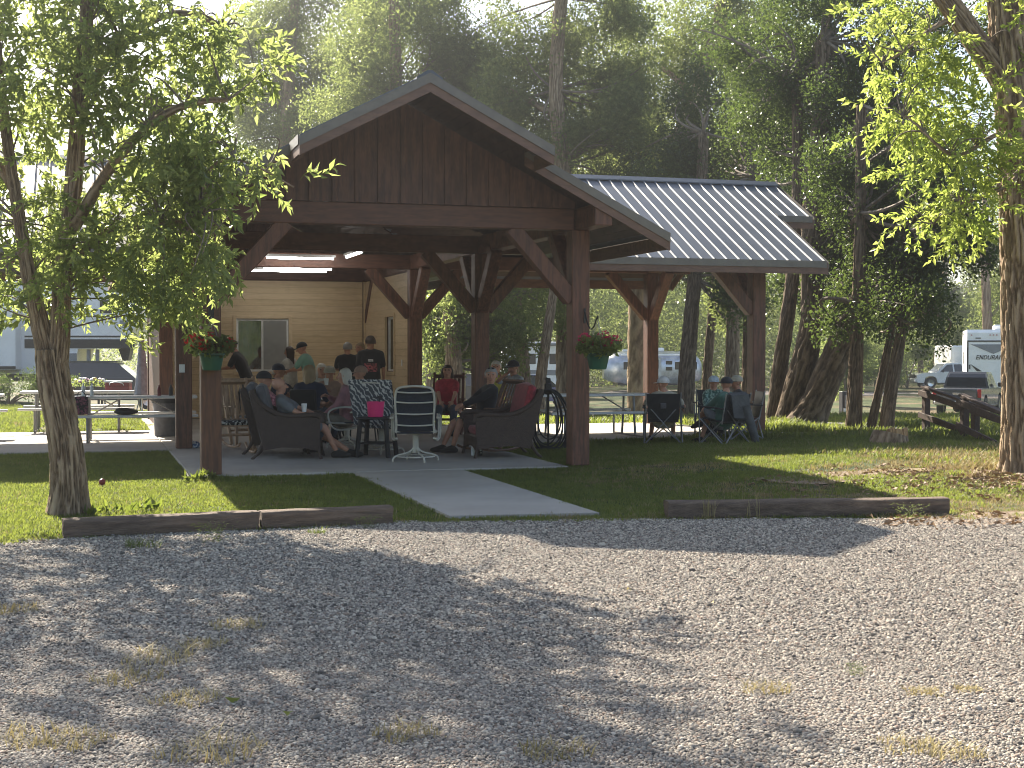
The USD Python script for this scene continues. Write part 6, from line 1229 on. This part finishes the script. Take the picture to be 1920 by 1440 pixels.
pickup('dark grey pickup seen from behind in front of the lettered trailer', gz(1818, 63), 62, 'car_dark')
# trailer with lettering on its back
L0 = gz(1855, 77.5); t = T('camping_trailer', 'white camping trailer with grey chevron and black lettering on its ramp door', 'trailer', L0, facing(74)); W, LN = 1.30, 8.4; yb = -LN / 2
t.part('body', MB().prism([(yb, .55), (yb, 3.72), (yb + .12, 3.88), (LN / 2 - .5, 3.88), (LN / 2, 3.2), (LN / 2, .75), (LN / 2 - .3, .55)], -W, W, 'yzx'), 'rv_white')
def rear(pts, off, mat, nm, th=.012): t.part(nm, MB().prism(pts, yb - off - th, yb - off, 'xzy'), mat)
rear([(-W, .62), (-W + .06, .62), (-W + .06, 3.25), (W - .06, 3.25), (W - .06, .62), (W, .62), (W, 3.32), (-W, 3.32)], .002, 'rv_black', 'door_frame', .03); rear([(-W + .09, .70), (W - .09, .70), (W - .09, 3.20), (-W + .09, 3.20)], .002, 'rv_white', 'ramp_door', .02)
rear([(-W + .16, 3.12), (W - .16, 3.12), (0, 2.62)], .024, 'rv_grey', 'chevron'); rear([(-W + .16, 2.10), (-W + .16, 2.02), (-.55, 1.72), (-.80, 1.72)], .024, 'rv_black', 'chevron'); rear([(W - .16, 2.10), (W - .16, 2.02), (.55, 1.72), (.80, 1.72)], .024, 'rv_black', 'chevron')
m = meshkit.text_mesh('ENDURANCE', .21, .012, bold=True); v = np.array(m.vertices); v[:, 0] += v[:, 1] * .25; v[:, 0] = (v[:, 0] - v[:, 0].mean()) ; v[:, 0] *= 1.72 / np.ptp(v[:, 0]); v[:, 0] -= (v[:, 0].max() + v[:, 0].min()) / 2
t.part('lettering', (np.stack([v[:, 0], yb - .026 - v[:, 2], 2.34 + v[:, 1]], 1), m.faces), 'rv_black')
for x in (-1.08, -.16, 0, .16, 1.08): t.part('marker_light', box((x, yb - .02, 3.60), (.07, .03, .04)), 'tail_red')
for s in (-1, 1):
    t.part('tail_light', box((s * (W - .12), yb - .045, .80), (.10, .03, .30)), 'tail_red'); t.part('vent', box((s * .75, yb - .012, 3.44), (.26, .02, .05)), 'rv_black'); t.part('latch', box((s * (W - .14), yb - .05, 1.95), (.06, .04, .22)), 'rv_black')
    for y in (-1.2, -.3): wheel(t, (s * (W - .16), y, .36), .36, .24)
    t.part('side_window', box((s * (W + .008), 1.2, 2.4), (.02, 1.0, .7)), 'dark_glass'); t.part('side_stripe', box((s * (W + .006), 0, 1.5), (.014, LN - .4, .25)), 'rv_grey')
t.part('air_conditioner', box((.45, -2.6, 4.0), (.80, 1.0, .30), ch=.08), 'rv_white'); t.part('bumper', box((0, yb - .1, .60), (2.4, .12, .12)), 'rv_black')
L1 = gz(1797, 108); t = T('camping_trailer', 'plain white trailer just left of the lettered one', 'trailer', L1, facing(85)); t.part('body', box((0, 0, 1.85), (2.4, 6.0, 2.6), ch=.12), 'rv_white'); t.part('rear_door', box((0, -3.01, 1.7), (1.9, .03, 2.0)), 'rv_white'); t.part('door_bar', box((.3, -3.035, 1.7), (.04, .03, 1.9)), 'rv_black')
for s in (-1, 1): wheel(t, (s * 1.05, -.4, .36), .36, .24)
# rounded silver trailer
Ls = gz(1222, 96); t = T('silver_trailer', 'rounded silver travel trailer behind the trunks of the right wing', 'trailer', Ls, facing(2)); LN = 6.6
pts = [(s * x, y, z) for s in (-1, 1) for y, k in ((-LN / 2, 0), (-LN / 2 + .25, .45), (-LN / 2 + .8, .8), (-LN / 2 + 1.3, 1), (LN / 2 - 1.3, 1), (LN / 2 - .7, .8), (LN / 2 - .2, .45), (LN / 2, 0)) for x, z in ((.95 * (.5 + .5 * k), .55 + .35 * (1 - k)), (1.2 * (.55 + .45 * k), .9 + .3 * (1 - k)), (1.2 * (.55 + .45 * k), 1.9 - .15 * (1 - k)), (.95 * (.5 + .5 * k), 2.45 - .5 * (1 - k)), (.4 * (.5 + .5 * k), 2.72 - .7 * (1 - k)))]
t.part('shell', MB().hull(pts), 'silver_skin', smooth=32)
for y, w in ((-1.6, .9), (1.9, 1.0), (2.7, .35)): t.part('window', box((1.21, y, 1.75), (.03, w, .50), ch=.01), 'dark_glass')
p = t.part('door', box((1.21, .1, 1.45), (.04, .75, 1.75), ch=.015), 'silver_skin'); t.part('door_window', box((1.235, .1, 1.85), (.02, .40, .62)), 'dark_glass', under=p)
for z in (1.55, 1.95): t.part('porthole', box((1.21, 1.0, z), (.03, .42, .24), ch=.01), 'dark_glass')
t.part('roof_unit', box((0, .3, 2.82), (.7, 1.0, .26), ch=.08), 'rv_white'); t.part('roof_vent', box((0, -1.7, 2.76), (.5, .6, .16), ch=.05), 'rv_white'); t.part('awning', tube([(1.2, -2.2, 2.45), (1.2, 2.2, 2.45)], .06, 8), 'rv_white'); t.part('belly', box((0, 0, .52), (1.9, 4.8, .16)), 'rv_black')
for s in (-1, 1):
    for y in (-.9, -.05): wheel(t, (s * 1.05, y, .36), .36, .24)
# motorhome and cars between the trunks in the middle
t = T('motorhome', 'white trailer half hidden by trunks right of the capped man', 'trailer', gz(1006, 84), facing(186)); t.part('body', MB().prism([(-1.9, .7), (-1.9, 3.3), (1.6, 3.3), (2.1, 2.5), (2.0, .9), (1.7, .7)], -1.25, 1.25, 'yzx'), 'rv_white'); t.part('stripe', box((-1.256, 0, 1.5), (.015, 3.4, .3)), 'rv_grey'); t.part('window', box((-1.258, .7, 2.3), (.02, 1.0, .6)), 'dark_glass'); t.part('window', box((-1.258, -1.0, 2.3), (.02, .8, .6)), 'dark_glass'); t.part('awning', tube([(-1.5, -1.8, 3.15), (-1.5, 1.4, 3.15)], .10, 8), 'rv_grey')
for s in (-1, 1): wheel(t, (s * 1.1, -.5, .38), .38, .25)
def small_car(label, px, d, h, paint):
    t = T('parked_car', label, 'car', gz(px, d), facing(h)); t.part('body', MB().prism([(-2.2, .45), (-2.2, .95), (-1.9, 1.02), (1.0, 1.0), (2.1, .85), (2.25, .5), (1.9, .32), (-1.9, .32)], -.88, .88, 'yzx'), paint); t.part('cabin', MB().hull([(x * w, y, z) for x in (-1, 1) for y, z, w in ((-2.0, 1.0, .86), (1.0, 1.0, .86), (.35, 1.55, .68), (-1.5, 1.58, .68))]), 'dark_glass', smooth=20); t.part('roof', MB().hull([(x * .69, y, z) for x in (-1, 1) for y in (-1.5, .35) for z in (1.56, 1.61)]), paint)
    for s in (-1, 1):
        for y in (1.35, -1.35): wheel(t, (s * .78, y, .33), .33, .22)
        t.part('tail_light', box((s * .7, -2.2, .85), (.25, .06, .14)), 'tail_red')
small_car('blue car half hidden behind the leaning dark trunk', 1004, 70, 10, 'car_blue'); small_car('dark car behind the woman in red, between two trunks', 876, 72, 170, 'car_dark')

# the big white trailer at the left, and what stands by it
d0 = 50.0; b = spot(30, d0); t = T('fifth_wheel_trailer', 'large white fifth-wheel trailer with black stripes behind the forked tree', 'trailer', (b[0], b[1], 0), facing(4)); S = d0 / FPX
def yx(px): return (px - 30) * S
body = [(-8.5, .75), (-8.5, 3.95), (yx(240), 3.95), (yx(268), 3.55), (yx(272), 2.6), (yx(240), 1.75), (yx(225), 1.62), (yx(160), 1.62), (yx(150), .95), (yx(140), .75)]
t.part('body', MB().prism(body, -1.25, 1.25, 'yzx'), 'rv_white'); X_ = 1.252
def side(y0, y1, z0, z1, mat, nm, off=0., th=.02): return t.part(nm, box((X_ + off + th / 2, (y0 + y1) / 2, (z0 + z1) / 2), (th, y1 - y0, z1 - z0), ch=.004), mat)
side(yx(64), yx(262), 1.64, 1.95, 'rv_black', 'stripe'); side(yx(64), yx(252), 2.02, 2.07, 'rv_black', 'stripe'); side(yx(64), yx(262), 2.72, 2.76, 'rv_black', 'stripe'); side(-8.3, yx(62), 3.5, 3.62, 'rv_black', 'stripe')
sl = t.part('slide_out', box((X_ + .35, (yx(-60) + yx(58)) / 2, 2.15), (.7, yx(58) - yx(-60), 2.5), ch=.03), 'rv_white')
for a, c, z0, z1 in ((-30, 14, 2.05, 3.15), (22, 30, 2.2, 3.1)): t.part('slide_window', box((X_ + .71, (yx(a) + yx(c)) / 2, (z0 + z1) / 2), (.02, yx(c) - yx(a), z1 - z0)), 'dark_glass', under=sl)
t.part('slide_trim', box((X_ + .71, (yx(-60) + yx(58)) / 2, .98), (.02, yx(58) - yx(-60), .10)), 'rv_black', under=sl)
side(yx(70), yx(88), 2.4, 3.3, 'dark_glass', 'window'); side(yx(100), yx(124), 2.5, 3.3, 'dark_glass', 'window'); side(yx(262) - .5, yx(262) - .1, 2.4, 2.6, 'rv_grey', 'vent'); side(yx(200), yx(232), 2.85, 3.3, 'dark_glass', 'window')
for z in (2.55, 2.65, 2.75, 2.85): side(yx(258), yx(270), z, z + .03, 'rv_black', 'louvre', .01)
for y in (yx(176), yx(192)): t.part('landing_leg', bar((1.0, y, 1.6), (1.0, y, .05), .12, .12), 'steel')
t.part('pin_box', MB().hull([(x, y, z) for x in (-.3, .3) for y, z in ((yx(222), 1.62), (yx(246), 1.75), (yx(240), 1.2), (yx(230), 1.2))]), 'rv_black'); t.part('under_frame', box((0, -3.2, .62), (2.2, 9.5, .26)), 'rv_black'); t.part('roof_unit', box((0, -2, 4.08), (.9, 1.2, .28), ch=.08), 'rv_white')
for s in (-1, 1):
    for y in (-4.2, -3.2): wheel(t, (s * 1.05, y, .40), .40, .26)
t.part('propane_door', side(yx(132), yx(152), .98, 1.5, 'rv_white', 'hatch') and box((X_ + .03, yx(142), 1.24), (.01, .6, .45)), 'rv_grey')
small_car('dark vehicle in the shade under the neck of the left trailer', 205, 47.5, 8, 'car_dark')
b = spot(160, 43); t = T('flower_planter', 'raised planter full of pink, white and yellow flowers by the left trailer', 'planter', (b[0], b[1], float(terrain(*b))), facing(0)); M('planter_wood', (.10, .085, .07), (.07, .06, .05), .8, 4); t.part('box', box((0, 0, .55), (.45, 1.0, .30)), 'planter_wood')
for s in (-1, 1):
    for y in (-.45, .45): t.part('leg', box((s * .18, y, .2), (.06, .06, .40)), 'planter_wood')
rng = np.random.default_rng(12); n = 500; q = np.c_[rng.uniform(-.3, .3, n), rng.uniform(-.6, .6, n), rng.uniform(.65, .88, n)]
v, f, s = leaf_geo(n, rng, .07, .05, q, rng.normal(0, 1, (n, 3)) + (0, 0, .6)); p = t.part('leaves', (v, f), 'leaf_near', kind='stuff'); shade_attr(UsdGeom.Mesh.Get(stage, p), s)
M('petal_mix_a', (.70, .45, .50), rough=.6); M('petal_mix_b', (.72, .70, .66), rough=.6); M('petal_mix_c', (.70, .50, .15), rough=.6)
for i in range(26): t.part('flower_head', MB().blob((rng.uniform(-.3, .3), rng.uniform(-.6, .6), rng.uniform(.80, .95)), (.06, .06, .04), 1), 'petal_mix_' + 'abbc'[i % 4], smooth=True)
b = spot(228, 42); t = T('folding_table', 'white folding table with a red cooler by the left trailer', 'table', (b[0], b[1], float(terrain(*b))), facing(0)); t.part('top', box((0, 0, .56), (.7, 1.25, .04), ch=.012), 'white_paint')
for y in (-.5, .5): t.part('leg', bar((-.28, y, .54), (.28, y, 0), .03, .03), 'steel'); t.part('leg', bar((.28, y, .54), (-.28, y, 0), .03, .03), 'steel')
b = spot(222, 42); t = T('cooler', 'red cooler with a white lid on the white folding table', 'cooler', (b[0], b[1], float(terrain(*b)) + .582), facing(0)); t.part('body', box((0, 0, .14), (.38, .72, .28), ch=.03), 'red_plastic'); t.part('lid', box((0, 0, .31), (.40, .74, .06), ch=.02), 'white_paint'); t.part('handle', tube(curve([(.2, -.2, .2), (.26, -.2, .24), (.26, .2, .24), (.2, .2, .2)], 4), .012, 6), 'white_paint')
b = spot(266, 33); M('canopy_grey', (.26, .26, .31), (.17, .17, .21), .8, 6); t = T('closed_umbrella', 'closed grey patio umbrella left of the brown wall post', 'umbrella', (b[0], b[1], 0)); t.part('canopy', MB().lathe([(0, 1.95), (.05, 1.9), (.09, 1.5), (.13, 1.0), (.19, .55), (.17, .52), (0, .6)], n=11), 'canopy_grey', smooth=20); t.part('pole', tube([(0, 0, 0), (0, 0, 2.0)], .02, 8), 'white_paint'); t.part('base', MB().lathe([(0, 0), (.25, 0), (.24, .06), (.05, .09), (0, .09)], n=18), 'black_plastic')
p = spot(190, 16.6); t = T('ball', 'small red ball lying on the left lawn', 'ball', (p[0], p[1], .045)); t.part('ball', MB().blob((0, 0, 0), (.04,) * 3, 2), 'red_plastic', smooth=True)

# ------------------------------------------------------------------ the air
usdk = usdkit.material(stage, '/World/Looks/air', {'v': ('principled_volume', {'color': (.92, .95, 1.), 'density': .00045, 'anisotropy': .7})}, volume='v.volume')
L['air'] = usdk
single('haze', trimesh.creation.box([1700, 1500, 60]).apply_translation((0, 250, 27)), 'air', 'thin bright air between the trees', kind='stuff')
